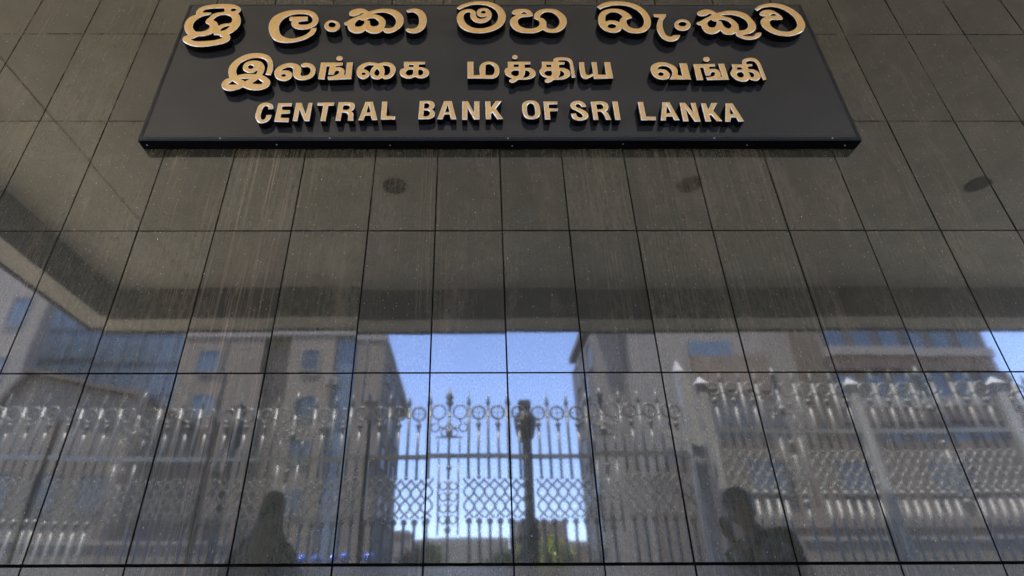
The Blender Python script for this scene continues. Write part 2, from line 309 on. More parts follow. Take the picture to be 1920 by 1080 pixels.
   "706,-212* 947,-211* 940,-388* 709,-389*",
   "574,-797 660,-637 821,-608 930,-623* 931,-826 846,-970 688,-956",
   "1220,-593* 1357,-652 1419,-797 1361,-970 1197,-1071 1079,-1062* 1165,-912 1202,-768"],
  ["911,282 890,209 845,158 784,137 724,158 681,209 668,282 687,354 733,409 795,427 855,409 896,357"],
  ["1993,-33* 2528,-32* 2549,117 2638,223 2966,268 3245,208 3374,58 3408,-240 3432,-1070* 3273,-1084* 3271,-651 3262,-180 3224,-32 3150,43 2950,73 2746,43* 2760,-38* 3040,-62* 3008,-210* 2776,-225* 2758,-446* 2988,-461 3176,-592 3232,-825 3139,-1027 2930,-1170 2650,-1213 2452,-1227 2325,-1341 2163,-1412 2061,-1327 2078,-1213 2193,-1113* 1993,-998 1868,-768 1869,-593 1968,-447* 1999,-270*",
   "2193,-226* 2424,-225* 2412,-388* 2192,-388*",
   "2065,-797 2154,-651 2396,-622* 2411,-825 2332,-970 2155,-941",
   "2775,-622* 2890,-680 2968,-825 2887,-969 2640,-1084* 2730,-941 2771,-796"],
  ["3686,-61* 3918,-61* 3901,-534 3929,-854 4023,-911 4148,-853 4253,-796* 4251,-61* 4483,-61* 4463,-882* 4819,-897* 4836,-61* 5099,-61* 5118,-1126* 4263,-1169* 4258,-940* 4043,-1098 3878,-1170 3748,-1084 3685,-911 3672,-416"],
  ["6877,-503 6984,-267 7212,-104 7502,-59 7769,-148 7980,-326 8078,-561 8026,-910* 8224,-967* 8236,-133* 8579,-133* 8567,-1196* 7609,-1197* 7752,-939 7808,-736 7783,-532 7653,-356 7460,-311 7267,-385 7152,-538* 7325,-517 7553,-590 7678,-794 7668,-967 7539,-1140 7349,-1211 7119,-1168 6949,-996 6870,-736",
   "7416,-846 7379,-916 7308,-959 7227,-959 7170,-916 7158,-846 7193,-774 7264,-730 7346,-730 7402,-774"],
  ["8860,-192* 9841,-177* 9827,-340* 9552,-355* 9529,-516* 9692,-502 9897,-575 9970,-793 9930,-1024* 9999,-1024* 9996,-162* 10268,-162* 10265,-1210* 9281,-1239* 9278,-1059* 9485,-1018 9634,-967 9719,-851 9723,-735 9629,-706 9531,-793 9491,-938* 9270,-952* 9279,-414* 9118,-414* 9116,-1225* 8816,-1239*"],
  ["9674,137 9637,56 9572,-4 9494,-28 9426,-4 9384,55 9382,136 9417,221 9484,281 9562,302 9631,281 9671,221"],
  ["10605,-191* 11085,-206* 11134,3 11251,153 11537,243 11766,183 11897,-27 11934,-442 11941,-1195* 11772,-1238* 11756,-908 11762,-324 11707,-57 11584,18 11401,18 11282,-57* 11291,-191* 11533,-191* 11524,-309* 11292,-354* 11293,-515* 11543,-559 11700,-734 11732,-966 11632,-1167 11465,-1281 11294,-1252 11176,-1167* 11003,-1310 10819,-1338 10589,-1224 10443,-995 10419,-793 10541,-560* 10598,-442*",
   "10789,-398* 11020,-398* 11006,-545* 10782,-560*",
   "10685,-851 10805,-720 10964,-720* 11000,-908 10909,-1038 10747,-1052",
   "11258,-705* 11400,-734 11465,-879 11386,-1038 11283,-1052*"],
  ["-9690,-3010* -9888,-3047* -9912,-2911 -9967,-2848 -10057,-2848 -10126,-2960 -10153,-3208 -10148,-3429 -10100,-3599 -10004,-3648 -9929,-3575 -9910,-3380* -9701,-3368* -9705,-3551 -9794,-3744 -9985,-3852 -10166,-3816 -10307,-3623 -10373,-3453 -10379,-3134 -10344,-2836 -10213,-2673 -10004,-2635 -9810,-2723 -9716,-2861"],
  ["-9526,-2660* -8935,-2660* -8931,-2861* -9323,-2861* -9298,-3072* -8950,-3085* -8936,-3294* -9294,-3319* -9293,-3538* -8931,-3551* -8911,-3792* -9519,-3768*"],
  ["-8758,-2647* -8525,-2647* -8259,-3331* -8221,-2647* -8050,-2647* -8044,-3732* -8246,-3732* -8558,-3035* -8544,-3732* -8756,-3720*"],
  ["-7837,-2635* -7109,-2622* -7116,-2823* -7348,-2823* -7361,-3732* -7581,-3720* -7572,-2823* -7832,-2810*"],
  ["-6931,-2609* -6456,-2609 -6269,-2685 -6216,-2860 -6234,-3035 -6330,-3146* -6236,-3282 -6214,-3502 -6185,-3708* -6431,-3708* -6433,-3429 -6493,-3282 -6569,-3233* -6728,-3233* -6729,-3708* -6948,-3708*",
   "-6712,-2810* -6508,-2798 -6430,-2860 -6433,-3010 -6515,-3072* -6712,-3060*"],
  ["-5777,-2584* -5463,-2584* -5180,-3660* -5407,-3672* -5483,-3404* -5721,-3404* -5766,-3684* -5985,-3684*",
   "-5617,-2773* -5508,-3208* -5684,-3220*"],
  ["-5060,-2571* -4835,-2571* -4819,-3429* -4437,-3453* -4434,-3648* -5041,-3636*"],
  ["-3430,-2538* -2999,-2523 -2845,-2614 -2786,-2765 -2813,-2945 -2896,-3035* -2796,-3154 -2759,-3331 -2817,-3507 -2983,-3609 -3130,-3624* -3457,-3624*",
   "-3240,-2689* -3080,-2674 -3012,-2765 -3028,-2915 -3112,-2975* -3240,-2975*",
   "-3245,-3109* -3064,-3109 -2974,-3242 -3012,-3390 -3115,-3449* -3243,-3449*"],
  ["-2383,-2538* -2059,-2538* -1842,-3624* -2064,-3624* -2132,-3346* -2355,-3346* -2423,-3624* -2655,-3624*",
   "-2228,-2750* -2134,-3198* -2326,-3198*"],
  ["-1595,-2553* -1358,-2553* -1090,-3242* -1077,-2553* -861,-2553* -860,-3638* -1092,-3638* -1378,-2930* -1377,-3653* -1599,-3653*"],
  ["-602,-2553* -386,-2553* -372,-2945* -148,-2538* 111,-2537* -159,-3005* 145,-3609* -109,-3624* -302,-3228* -368,-3302* -373,-3624* -595,-3624*"],
  ["973,-2921 1021,-2681 1200,-2525 1398,-2501 1592,-2560 1714,-2784 1742,-3125 1714,-3394 1558,-3578 1338,-3627 1125,-3561 1014,-3361 976,-3125",
   "1179,-2955 1225,-2767 1352,-2681 1471,-2749 1519,-2989 1514,-3293 1446,-3427 1323,-3461 1218,-3394 1179,-3192"],
  ["1912,-2560* 2515,-2560* 2502,-2732* 2133,-2749* 2118,-2972* 2507,-2989* 2483,-3142* 2141,-3158* 2144,-3644* 1915,-3644*"],
  ["3738,-2886* 3528,-2903* 3491,-2784 3399,-2715 3296,-2766 3310,-2886 3471,-2989 3653,-3125 3766,-3327 3734,-3528 3576,-3661 3354,-3710 3145,-3627 3063,-3461 3054,-3293* 3262,-3277* 3284,-3428 3395,-3528 3507,-3494 3529,-3394 3445,-3260 3288,-3125 3105,-2989 3059,-2818 3137,-2629 3343,-2525 3561,-2559 3695,-2698"],
  ["3954,-2577* 4473,-2559 4655,-2680 4692,-2886 4635,-3057 4550,-3158* 4631,-3293 4720,-3661* 4503,-3661* 4450,-3394 4394,-3243 4329,-3175* 4171,-3175* 4178,-3661* 3973,-3661*",
   "4181,-2749* 4403,-2742 4474,-2869 4421,-3006 4321,-3030* 4187,-3030*"],
  ["4891,-2559* 5125,-2559* 5117,-3661* 4889,-3661*"],
  ["5994,-2588* 6226,-2588* 6221,-3462* 6637,-3473* 6612,-3678* 5983,-3689*"],
  ["7064,-2610* 7368,-2610* 7615,-3678* 7394,-3689* 7347,-3462* 7087,-3462* 7031,-3700* 6812,-3700*",
   "7220,-2823* 7312,-3255* 7121,-3265*"],
  ["7795,-2644* 8035,-2644* 8287,-3244* 8275,-2644* 8491,-2644* 8484,-3765* 8241,-3765* 8004,-3023* 7987,-3743* 7752,-3743*"],
  ["8719,-2666* 8927,-2666* 8957,-3067* 9170,-2655* 9426,-2655* 9154,-3112* 9423,-3732* 9178,-3743* 9016,-3353* 8936,-3397* 8941,-3754* 8696,-3765*"],
  ["9782,-2678* 10086,-2677* 10338,-3743* 10090,-3765* 10045,-3516* 9832,-3516* 9750,-3775* 9534,-3765*",
   "9921,-2912* 9998,-3309* 9837,-3320*"],
]
M_granite = granite()
def joint_mat():
    m = NT('joint_mortar'); P = m.n('NewGeometry').outputs['Position']
    sp = m.n('SeparateXYZ'); m.l(P, sp.inputs[0])
    up = m.n('MapRange'); m.l(sp.outputs['Z'], up.inputs[0]); up.inputs[1].default_value = 2.2; up.inputs[2].default_value = 3.0
    a = m.noise(m.scale(P, (6, 6, 6)), 1.0, 6, 0.75)
    f = m.math('MULTIPLY', m.ramp(a, [(0.48, 0.0), (0.62, 1.0)]), m.math('MULTIPLY_ADD', up.outputs[0], 0.75, 0.12))
    m.set(base=m.mix(f, (0.009, 0.008, 0.007, 1), (0.17, 0.13, 0.085, 1)), rough=0.95, spec=0.1)
    return m.mat
M_joint = joint_mat()
M_core = plain('bank_concrete', (0.20, 0.18, 0.155), 0.85, var=0.25)
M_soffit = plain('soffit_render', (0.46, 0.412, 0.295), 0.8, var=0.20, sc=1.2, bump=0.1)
M_beamshade = plain('shaded_beam_render', (0.09, 0.072, 0.045), 0.8, var=0.2, sc=1.5)  # shade on the beam's inner faces is put into this dark colour
M_dark = plain('dark_metal', (0.02, 0.02, 0.02), 0.5, var=0.2)
M_glasslamp = plain('lamp_lens', (0.02, 0.016, 0.01), 0.5, var=0.1, spec=0.1)
M_pave = plain('paving', (0.34, 0.31, 0.27), 0.85, var=0.25, sc=0.8)
M_road = plain('asphalt', (0.055, 0.054, 0.052), 0.9, var=0.3, sc=0.7)
M_kerb = plain('kerb_stone', (0.32, 0.31, 0.29), 0.85)
M_mark = plain('road_paint', (0.75, 0.75, 0.72), 0.6)
M_earth = plain('earth', (0.16, 0.14, 0.10), 0.95, var=0.3, sc=0.05)
M_iron = plain('gate_paint', (0.15, 0.155, 0.147), 0.28, var=0.3, sc=6)
M_ironlight = plain('gate_paint_pale', (0.23, 0.23, 0.22), 0.35, var=0.25, sc=6)  # paler grey of the gate colour, for the raised railing
M_post = plain('post_paint', (0.38, 0.38, 0.37), 0.5, var=0.2)
M_tan = plain('tan_render', (0.14, 0.112, 0.082), 0.85, var=0.18, sc=0.25)
M_pink = plain('pale_render', (0.175, 0.152, 0.127), 0.85, var=0.15, sc=0.25)
M_brown = plain('brown_cladding', (0.13, 0.095, 0.065), 0.8, var=0.3, sc=0.5)
M_orange = plain('brown_shutter', (0.17, 0.105, 0.06), 0.7, var=0.3, sc=1.0)
M_blueglass = plain('blue_glass', (0.075, 0.105, 0.135), 0.25, var=0.25, sc=0.3, spec=0.5)
M_win = plain('window_glass', (0.05, 0.055, 0.06), 0.2, var=0.2, sc=1)
M_roof = plain('roof_tile', (0.075, 0.05, 0.035), 0.85, var=0.3, sc=1)
M_white = plain('white_plate', (0.5, 0.5, 0.5), 0.4, var=0.1)

# ---------------------------------------------------------------- ground, road
def structure(name, mb, m): return tag(mb.build(name, m), kind='structure')
structure('ground', MB().box(-900, 900, -900, 300, -0.5, -0.004), M_earth)
structure('forecourt', MB().box(-20, 25, -7.2, -0.03, -0.1, 0.12 - 0.12 + 0.0), M_pave)
structure('road', MB().box(-300, 300, -15.0, -7.22, -0.1, 0.0), M_road)
structure('side_road', MB().box(-5.0, 8.5, -300, -15.02, -0.1, 0.0), M_road)
structure('kerb', MB().box(-300, 300, -7.45, -7.2, -0.1, 0.13), M_kerb)
structure('pavement', MB().box(-300, -5.0, -18.4, -15.0, -0.1, 0.12).box(8.5, 300, -18.4, -15.0, -0.1, 0.12), M_pave)
mk = MB()
for i in range(-30, 30): mk.box(i * 5, i * 5 + 2.4, -11.17, -11.05, 0.0, 0.004)
structure('road_marking', mk, M_mark)

# ---------------------------------------------------------------- granite clad wall
WALL = empty('granite_wall', (0, 0, 0), 'dark polished granite tile wall behind the bank sign, reflecting gate and street', 'wall')
MB().box(-4.75, 6.6, 0.034, 8, 0, 15).build('wall_core', M_core, WALL)
MB().box(-4.75, 6.6, 0.022, 0.0338, 0, 4.9).build('mortar_bed', M_joint, WALL)
ZE, H, W1, W2 = 1.1132, 0.59077, 0.30, 0.26391
def colx(k): return math.copysign(min(abs(k), 2) * W2 + max(abs(k) - 2, 0) * W1, k)
rowz = [0.004] + [ZE + n * H for n in range(-1, 7)]
tiles = {}
def tile_mesh(wd, ht):
    key = (round(wd, 3), round(ht, 3))
    if key not in tiles:
        c = 0.0005; a, b = wd / 2, ht / 2; t = 0.0215
        V = [(-a, t, -b), (a, t, -b), (a, t, b), (-a, t, b), (-a, c, -b), (a, c, -b), (a, c, b), (-a, c, b),
             (-a + c, 0, -b + c), (a - c, 0, -b + c), (a - c, 0, b - c), (-a + c, 0, b - c)]
        F = [(8, 9, 10, 11)] + [(4 + i, 4 + (i + 1) % 4, 8 + (i + 1) % 4, 8 + i) for i in range(4)] + [(i, (i + 1) % 4, 4 + (i + 1) % 4, 4 + i) for i in range(4)]
        mb = MB().add(V, F[:1]).add(V, F[1:], 1)
        tiles[key] = mb.mesh('granite_tile', [M_granite, M_joint])
    return tiles[key]
for r in range(len(rowz) - 1):
    for k in range(-14, 20):
        gl = gr = 0.0023 + random.uniform(-0.0003, 0.0003)
        gb = 0.0038 if abs(rowz[r] - ZE) < 1e-6 else 0.0022
        gt = 0.0040 if abs(rowz[r + 1] - ZE) < 1e-6 else 0.0022
        x0, x1, z0, z1 = colx(k) + gl, colx(k + 1) - gr, rowz[r] + gb, rowz[r + 1] - gt
        o = link('granite_tile', tile_mesh(x1 - x0, z1 - z0), WALL, ((x0 + x1) / 2, random.uniform(-0.0003, 0.0003), (z0 + z1) / 2))
        o.rotation_euler = (random.gauss(0, 0.0016), random.gauss(0, 0.0004), random.gauss(0, 0.0018))

# ---------------------------------------------------------------- bank sign
def sign_face():
    m = NT('sign_panel')
    P = m.n('NewGeometry').outputs['Position']
    a = m.noise(m.scale(P, (1.3, 1, 3)), 1.0, 5, 0.6); b = m.noise(m.scale(P, (30, 30, 9)), 1.0, 4, 0.6)
    c = m.mix(m.ramp(a, [(0.3, 0.0), (0.7, 1.0)]), (0.015, 0.0155, 0.017, 1), (0.022, 0.0225, 0.0245, 1))
    c = m.mix(m.ramp(b, [(0.62, 0.0), (0.9, 0.25)]), c, (0.09, 0.09, 0.09, 1))
    m.set(base=c, rough=m.ramp(b, [(0.3, 0.10), (0.7, 0.15)]), spec=0.5, ior=1.9)
    return m.mat
M_panel = sign_face()
M_edge = plain('sign_edge', (0.0022, 0.0022, 0.0026), 0.6, var=0.3, sc=12, spec=0.04)
M_rim = plain('sign_rim', (0.016, 0.017, 0.019), 0.3, var=0.3, sc=8)
M_screw = plain('screw_head', (0.6, 0.6, 0.58), 0.35, metal=0.7)
def letter_face():
    m = NT('letter_copper')
    P = m.n('NewGeometry').outputs['Position']
    a = m.noise(m.scale(P, (60, 60, 22)), 1.0, 5, 0.7); b = m.noise(P, 130, 4, 0.7); c0 = m.noise(P, 9, 3, 0.6)
    c = m.mix(m.ramp(a, [(0.3, 0.0), (0.7, 1.0)]), (0.70, 0.40, 0.115, 1), (0.84, 0.53, 0.175, 1))
    c = m.mix(m.ramp(c0, [(0.4, 0.0), (0.7, 0.4)]), c, (0.76, 0.44, 0.20, 1))
    c = m.mix(m.ramp(b, [(0.60, 0.0), (0.74, 0.75)]), c, (0.52, 0.50, 0.47, 1))
    m.set(base=c, rough=0.5, spec=0.5, metal=0.15)
    return m.mat
def letter_edge():
    m = NT('letter_worn_rim')
    P = m.n('NewGeometry').outputs['Position']
    b = m.noise(P, 45, 4, 0.7)
    c = m.mix(m.ramp(b, [(0.38, 0.0), (0.55, 1.0)]), (0.70, 0.45, 0.22, 1), (0.85, 0.85, 0.85, 1))
    m.set(base=c, rough=0.32, spec=0.6, metal=0.3)
    return m.mat
M_lface, M_lrim, M_lside = letter_face(), letter_edge(), plain('letter_side', (0.0018, 0.0016, 0.0015), 0.7, var=0.4, sc=30, spec=0.03)

SX0, SX1, SZ0, SZ1, SY = -1.523, 1.530, 2.720, 3.627, -0.057
ZC = 3.17
SIGN = empty('sign_board', ((SX0 + SX1) / 2, 0, SZ0), 'black sign board with copper letters in three scripts, CENTRAL BANK OF SRI LANKA', 'sign')
ox, oz = SIGN.location.x, SIGN.location.z
hx, hz = (SX1 - SX0) / 2, SZ1 - SZ0
b = 0.016
pm = MB()
pm.box(-hx, hx, SY + 0.006, -0.0012, 0, hz)
pm.build('backing_box', M_edge, SIGN)
# bevelled rim round the face
rv = [(-hx, SY + .0062, 0), (hx, SY + .0062, 0), (hx, SY + .0062, hz), (-hx, SY + .0062, hz),
      (-hx + 0.004, SY - 0.0005, 0.004), (hx - 0.004, SY - 0.0005, 0.004), (hx - 0.004, SY - 0.0005, hz - 0.004), (-hx + 0.004, SY - 0.0005, hz - 0.004),
      (-hx + b, SY - 0.0005, b), (hx - b, SY - 0.0005, b), (hx - b, SY - 0.0005, hz - b), (-hx + b, SY - 0.0005, hz - b),
      (-hx + b + .004, SY + 0.003, b + .004), (hx - b - .004, SY + 0.003, b + .004), (hx - b - .004, SY + 0.003, hz - b - .004), (-hx + b + .004, SY + 0.003, hz - b - .004)]
rf = []
for l in range(3):
    for i in range(4): rf.append((l * 4 + i, l * 4 + (i + 1) % 4, l * 4 + 4 + (i + 1) % 4, l * 4 + 4 + i))
MB().add(rv, rf).build('rim', M_rim, SIGN)
MB().box(-hx + b + .002, hx - b - .002, SY + 0.0022, SY + 0.0058, b + .002, hz - b - .002).build('face_panel', M_panel, SIGN)
sc_me = MB().lathe((0, 0, 0), [(0.0032, 0), (0.0030, 0.0016), (0.0012, 0.0024)], 8).mesh('screw', M_screw)
for px in (-1.50, -0.95, -0.47, 0.05, 0.52, 1.05, 1.47):
    link('screw', sc_me, SIGN, (px, random.uniform(-0.035, -0.02), 0), (math.pi, 0, 0))
for px in (-1.18, -0.72, 0.03, 0.9, 1.40):
    link('screw', sc_me, SIGN, (px, SY - 0.0004, 0.008), (math.pi / 2, 0, 0))

def parse(s):
    out = []
    for t in s.split():
        c = t.endswith('*'); x, z = t.rstrip('*').split(',')
        out.append((float(x) * 1e-4, float(z) * 1e-4, c))
    return out
def smooth_contour(s, n=5):
    P = parse(s); N = len(P); out = []
    for i in range(N):
        p0, p1, p2, p3 = P[i - 1], P[i], P[(i + 1) % N], P[(i + 2) % N]
        if p1[2] and p2[2]:
            out.append((p1[0], p1[1])); continue
        a = np.array(p1[:2]); d = np.array(p2[:2]); L = np.linalg.norm(d - a)
        def tang(q0, q1, q2):
            v = np.array(q2[:2]) - np.array(q0[:2]); l1 = np.linalg.norm(np.array(q1[:2]) - np.array(q0[:2])); l2 = np.linalg.norm(np.array(q2[:2]) - np.array(q1[:2]))
            return v / (l1 + l2 + 1e-9)
        t1 = (d - a) / (L + 1e-9) if p1[2] else tang(p0, p1, p2)
        t2 = (d - a) / (L + 1e-9) if p2[2] else tang(p1, p2, p3)
        t1 = t1 * L; t2 = t2 * L
        for k in range(n):
            t = k / n
            q = (2 * t**3 - 3 * t**2 + 1) * a + (t**3 - 2 * t**2 + t) * t1 + (-2 * t**3 + 3 * t**2) * d + (t**3 - t**2) * t2
            out.append((q[0], q[1]))
    return out
LETTER_D = 0.0345
def letter(cons, rim=0.0016):
    cu = bpy.data.curves.new('letter', 'CURVE'); cu.dimensions = '2D'; cu.fill_mode = 'BOTH'
    outs = [smooth_contour(c) for c in cons]
    for k, c in enumerate(outs):
        area = sum(c[i - 1][0] * c[i][1] - c[i][0] * c[i - 1][1] for i in range(len(c)))
        if (area > 0) != (k == 0): c.reverse()
    cx = sum(p[0] for p in outs[0]) / len(outs[0]); cz = sum(p[1] for p in outs[0]) / len(outs[0])
    for c in outs:
        sp = cu.splines.new('POLY'); sp.points.add(len(c) - 1); sp.use_cyclic_u = True
        for i, (x, z) in enumerate(c): sp.points[i].co = (x - cx, z - cz, 0, 1)
    cu.extrude = LETTER_D / 2 - rim; cu.bevel_depth = rim; cu.bevel_resolution = 0; cu.offset = -rim
    tmp = bpy.data.objects.new('tmp', cu); COL.objects.link(tmp)
    dg = bpy.context.evaluated_depsgraph_get()
    me = bpy.data.meshes.new_from_object(tmp.evaluated_get(dg))
    bpy.data.objects.remove(tmp)
    me.name = 'letter'
    me.materials.clear()
    for m in (M_lface, M_lrim, M_lside): me.materials.append(m)
    for p in me.polygons:
        nz = p.normal.z
        p.material_index = 0 if nz > 0.95 else (1 if nz > 0.25 else 2)
        p.use_smooth = False
    # local z of the curve looks out of the sign: turn it to -y
    me.transform(Matrix.Rotation(math.pi / 2, 4, 'X'))
    return me, cx, cz
for i, g in enumerate(GLYPHS):
    me, cx, cz = letter(g, 0.0028 if i >= 27 else 0.0020)
    link('letter', me, SIGN, (cx - ox, SY + 0.0022 - LETTER_D / 2 - 0.0002, ZC + cz - oz))

# ---------------------------------------------------------------- canopy
CAN = empty('entrance_canopy', (0, 0, 0), 'deep flat concrete canopy over the forecourt, seen mirrored in the granite above the gate', 'canopy')
CX0, CX1, CE = -4.676, 8.5, 4.38
MB().box(CX0, CX1, -CE, -0.005, 4.345, 4.62).build('roof_slab', M_core, CAN)
# soffit boards with open grooves between them
gx = [CX0 + 0.33, -3.36, CX1 - 0.33]
for i in range(len(gx) - 1):
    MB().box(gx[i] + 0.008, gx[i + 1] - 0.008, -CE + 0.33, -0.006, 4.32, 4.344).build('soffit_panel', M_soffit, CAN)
MB().box(CX0, CX1, -CE, -CE + 0.329, 3.925, 4.3445).build('edge_beam', M_beamshade, CAN)
MB().box(CX0, CX0 + 0.329, -CE + 0.3295, -0.006, 3.925, 4.3445).build('side_beam', M_beamshade, CAN)
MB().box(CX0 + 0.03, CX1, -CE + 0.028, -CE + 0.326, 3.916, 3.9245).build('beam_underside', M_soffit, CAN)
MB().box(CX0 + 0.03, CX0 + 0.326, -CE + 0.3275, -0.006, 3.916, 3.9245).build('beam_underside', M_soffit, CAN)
MB().box(CX0 - 0.015, CX1, -CE - 0.015, -CE + 0.027, 3.895, 3.9245).box(CX0 - 0.015, CX0 + 0.027, -CE + 0.0275, -0.006, 3.895, 3.9245).build('drip_edge', M_dark, CAN)
dl = MB().lathe((0, 0, 0), [(0.105, 0.0), (0.105, -0.012), (0.09, -0.016)], 20).mesh('downlight', M_glasslamp)
for k, x in enumerate((-0.806, 1.829, 4.464, 7.10)):
    o = link('ceiling_downlight', dl, None, (x, -2.17, 4.3195))
    tag(o, ['dark round ceiling downlight mirrored below the word BANK', 'dark round ceiling downlight mirrored below the word LANKA',
            'dark round ceiling downlight mirrored right of the sign', 'dark round ceiling downlight at the far right of the canopy'][k], 'downlight', 'round downlights in the canopy ceiling')

# ---------------------------------------------------------------- iron gate and railing
def arc(cx, cz, r, a0, a1, n=10, y=0): return [(cx + r * math.cos(math.radians(a0 + (a1 - a0) * i / n)), y, cz + r * math.sin(math.radians(a0 + (a1 - a0) * i / n))) for i in range(n + 1)]
MOD = 0.2363
def iron_set(m):
    d = {}
    d['spike'] = MB().tube([(0, 0, 2.30), (0, 0, 3.17)], 0.019).ball((0, 0, 3.03), 0.022).lathe((0, 0, 3.17), [(0.013, 0), (0.028, 0.03), (0.016, 0.08), (0.001, 0.19)], 6).mesh('spike_bar', m, True)
    d['bar'] = MB().tube([(0, 0, 2.30), (0, 0, 2.90)], 0.018).ball((0, 0, 2.935), 0.036).ball((0, 0, 2.87), 0.022).mesh('bar', m, True)
    d['low'] = MB().tube([(0, 0, 0.14), (0, 0, 1.88)], 0.019).ball((0, 0, 1.843), 0.038).ball((0, 0, 0.9), 0.026).mesh('lower_bar', m, True)
    rg = MB().tube(arc(0, 3.085, 0.080, 0, 360, 20)[:-1], 0.015, 6, closed=True)
    rg.tube([(-0.06, 0, 3.085), (0.06, 0, 3.085)], 0.006, 4).tube([(0, 0, 3.03), (0, 0, 3.14)], 0.006, 4)
    rg.tube([(0, 0, 2.96), (0, 0, 3.0)], 0.012)
    d['ring'] = rg.mesh('ring', m, True)
    la = MB()
    for s in (-1, 1):
        la.tube([(s * MOD / 4 * 0.96 * abs(math.sin(math.pi * (z - 1.93) / 0.152)), 0, z) for z in np.linspace(1.88, 2.31, 27)], 0.0125, 5)
    la.ball((0, 0, 2.32), 0.024)
    d['oval'] = la.mesh('oval_link', m, True)
    cr = MB()
    cr.lathe((0, 0, 3.15), [(0.014, 0), (0.05, 0.045), (0.03, 0.09), (0.055, 0.12), (0.02, 0.18), (0.002, 0.25)], 8)
    cr.tube([(0, 0, 2.6), (0, 0, 3.16)], 0.012)
    for s in (-1, 1):
        cr.tube(arc(s * 0.13, 3.09, 0.085, 0, 360, 16)[:-1], 0.011, 6, closed=True)
        cr.tube(arc(s * 0.08, 2.955, 0.06, 180 if s > 0 else 0, 430 if s > 0 else -250, 12), 0.010)
        cr.tube(arc(s * 0.17, 2.90, 0.05, 90, 400 if s < 0 else -220, 12), 0.010)
        cr.tube(arc(s * 0.055, 2.84, 0.045, 0, 330, 12), 0.010)
        cr.tube([(s * 0.13, 0, 2.78), (s * 0.13, 0, 2.6)], 0.011)
        cr.tube([(s * 0.24, 0, 2.93), (s * 0.24, 0, 2.6)], 0.011)
    cr.tube([(-0.16, 0, 2.785), (0.16, 0, 2.785)], 0.011)
    cr.ball((0, 0, 2.84), 0.045)
    d['crest'] = cr.mesh('crest', m, True)
    me = MB()
    for s in (-1, 1):
        for zz in (2.22, 2.10, 1.98, 1.86):
            me.tube(arc(s * 0.055, zz, 0.045, 90, 90 + s * 330, 10), 0.010, 5)
        me.tube([(s * 0.115, 0, 1.7), (s * 0.115, 0, 2.52)], 0.013)
    me.tube([(0, 0, 1.6), (0, 0, 2.40)], 0.014).ball((0, 0, 2.42), 0.035).ball((0, 0, 1.75), 0.04)
    d['scroll'] = me.mesh('scroll_panel', m, True)
    return d
IRON = iron_set(M_iron); IRON_L = iron_set(M_ironlight)
def panel(name, xc, n, y, dz, label, cat, group, setm, mat):
    t = empty(name, (xc, y, dz), label, cat, group)
    L = n * MOD / 2
    MB().box(-L, L, -0.02, 0.02, 2.535, 2.585).build('rail', mat, t)
    MB().box(-L, L, -0.02, 0.02, 0.14, 0.19).build('rail', mat, t)
    for s in (-1, 1): MB().box(s * L - 0.022, s * L + 0.022, -0.021, 0.021, 0.02, 3.0).build('stile', mat, t)
    for i in range(n):
        x = -L + MOD * (i + 0.5)
        mid = abs(x) < MOD
        if i: link('spike_bar', setm['spike'], t, (x - MOD / 2, 0, 0))
        if not mid:
            link('ring', setm['ring'], t, (x, 0, 0)); link('bar', setm['bar'], t, (x, 0, 0))
        if not (abs(x) < MOD * 0.8):
            link('lower_bar', setm['low'], t, (x, 0, 0)); link('oval_link', setm['oval'], t, (x, 0, 0))
        link('lower_bar', setm['low'], t, (x - MOD / 2 if i else x - MOD / 2 + 0.03, 0, 0))
        if i and abs(x - MOD / 2) > 0.1: link('oval_link', setm['oval'], t, (x - MOD / 2, 0, 0))
    link('crest', setm['crest'], t)
    link('scroll_panel', setm['scroll'], t)
    return t
EY = -5.0
for k, (xc, nm, lb) in enumerate(((-6.04, 'iron_railing', 'ornate iron railing panel mirrored at the far left of the wall'),
        (-4.15, 'iron_railing', 'ornate iron railing panel mirrored left of the standing woman'),
        (-2.262, 'iron_railing', 'ornate iron railing panel mirrored just behind the standing woman'),
        (-0.374, 'iron_gate', 'ornate iron gate leaf mirrored against the bright blue sky'),
        (1.517, 'iron_gate', 'ornate iron gate leaf mirrored right of the sky gap, beside the white pillar'))):
    panel(nm, xc, 8, EY, 0, lb, 'railing' if 'rail' in nm else 'gate', 'ring topped iron railing and gate', IRON, M_iron)
for k, (xc, n, lb) in enumerate(((3.70, 8, 'pale raised railing panel mirrored above the stooping man'),
        (5.52, 7, 'pale raised railing panel mirrored between the two white capped posts'),
        (7.36, 8, 'pale raised railing panel mirrored at the right edge of the wall'))):
    panel('iron_railing', xc, n, EY, 0.29, lb, 'railing', 'pale raised railing on its plinth', IRON_L, M_ironlight)
t = MB().box(2.62, 9.4, EY - 0.12, EY + 0.12, 0, 0.40).build('railing_plinth', M_core)
tag(t, 'low concrete plinth under the raised right hand railing', 'plinth')
for x, lb in ((2.72, 'white post with pointed cap nearest the gate'), (4.62, 'white post with pointed cap in the middle of the raised railing'), (6.40, 'white post with pointed cap furthest right on the raised railing')):
    t = empty('railing_post', (x, EY + 0.02, 0), lb, 'post', 'white capped posts of the raised railing')
    MB().box(-0.05, 0.05, -0.05, 0.05, 0.4, 3.42).build('shaft', M_post, t)
    MB().add([(-.075, -.075, 3.421), (.075, -.075, 3.421), (.075, .075, 3.421), (-.075, .075, 3.421), (0, 0, 3.53)], [(3, 2, 1, 0), (0, 1, 4), (1, 2, 4), (2, 3, 4), (3, 0, 4)]).build('cap', M_white, t)
t = empty('gate_pillar', (2.50, EY + 0.05, 0), 'white gate pillar with flat wedge shaped bracket beside the gate', 'pillar')
MB().box(-0.06, 0.06, -0.09, 0.09, 0, 3.60).build('shaft', M_post, t)
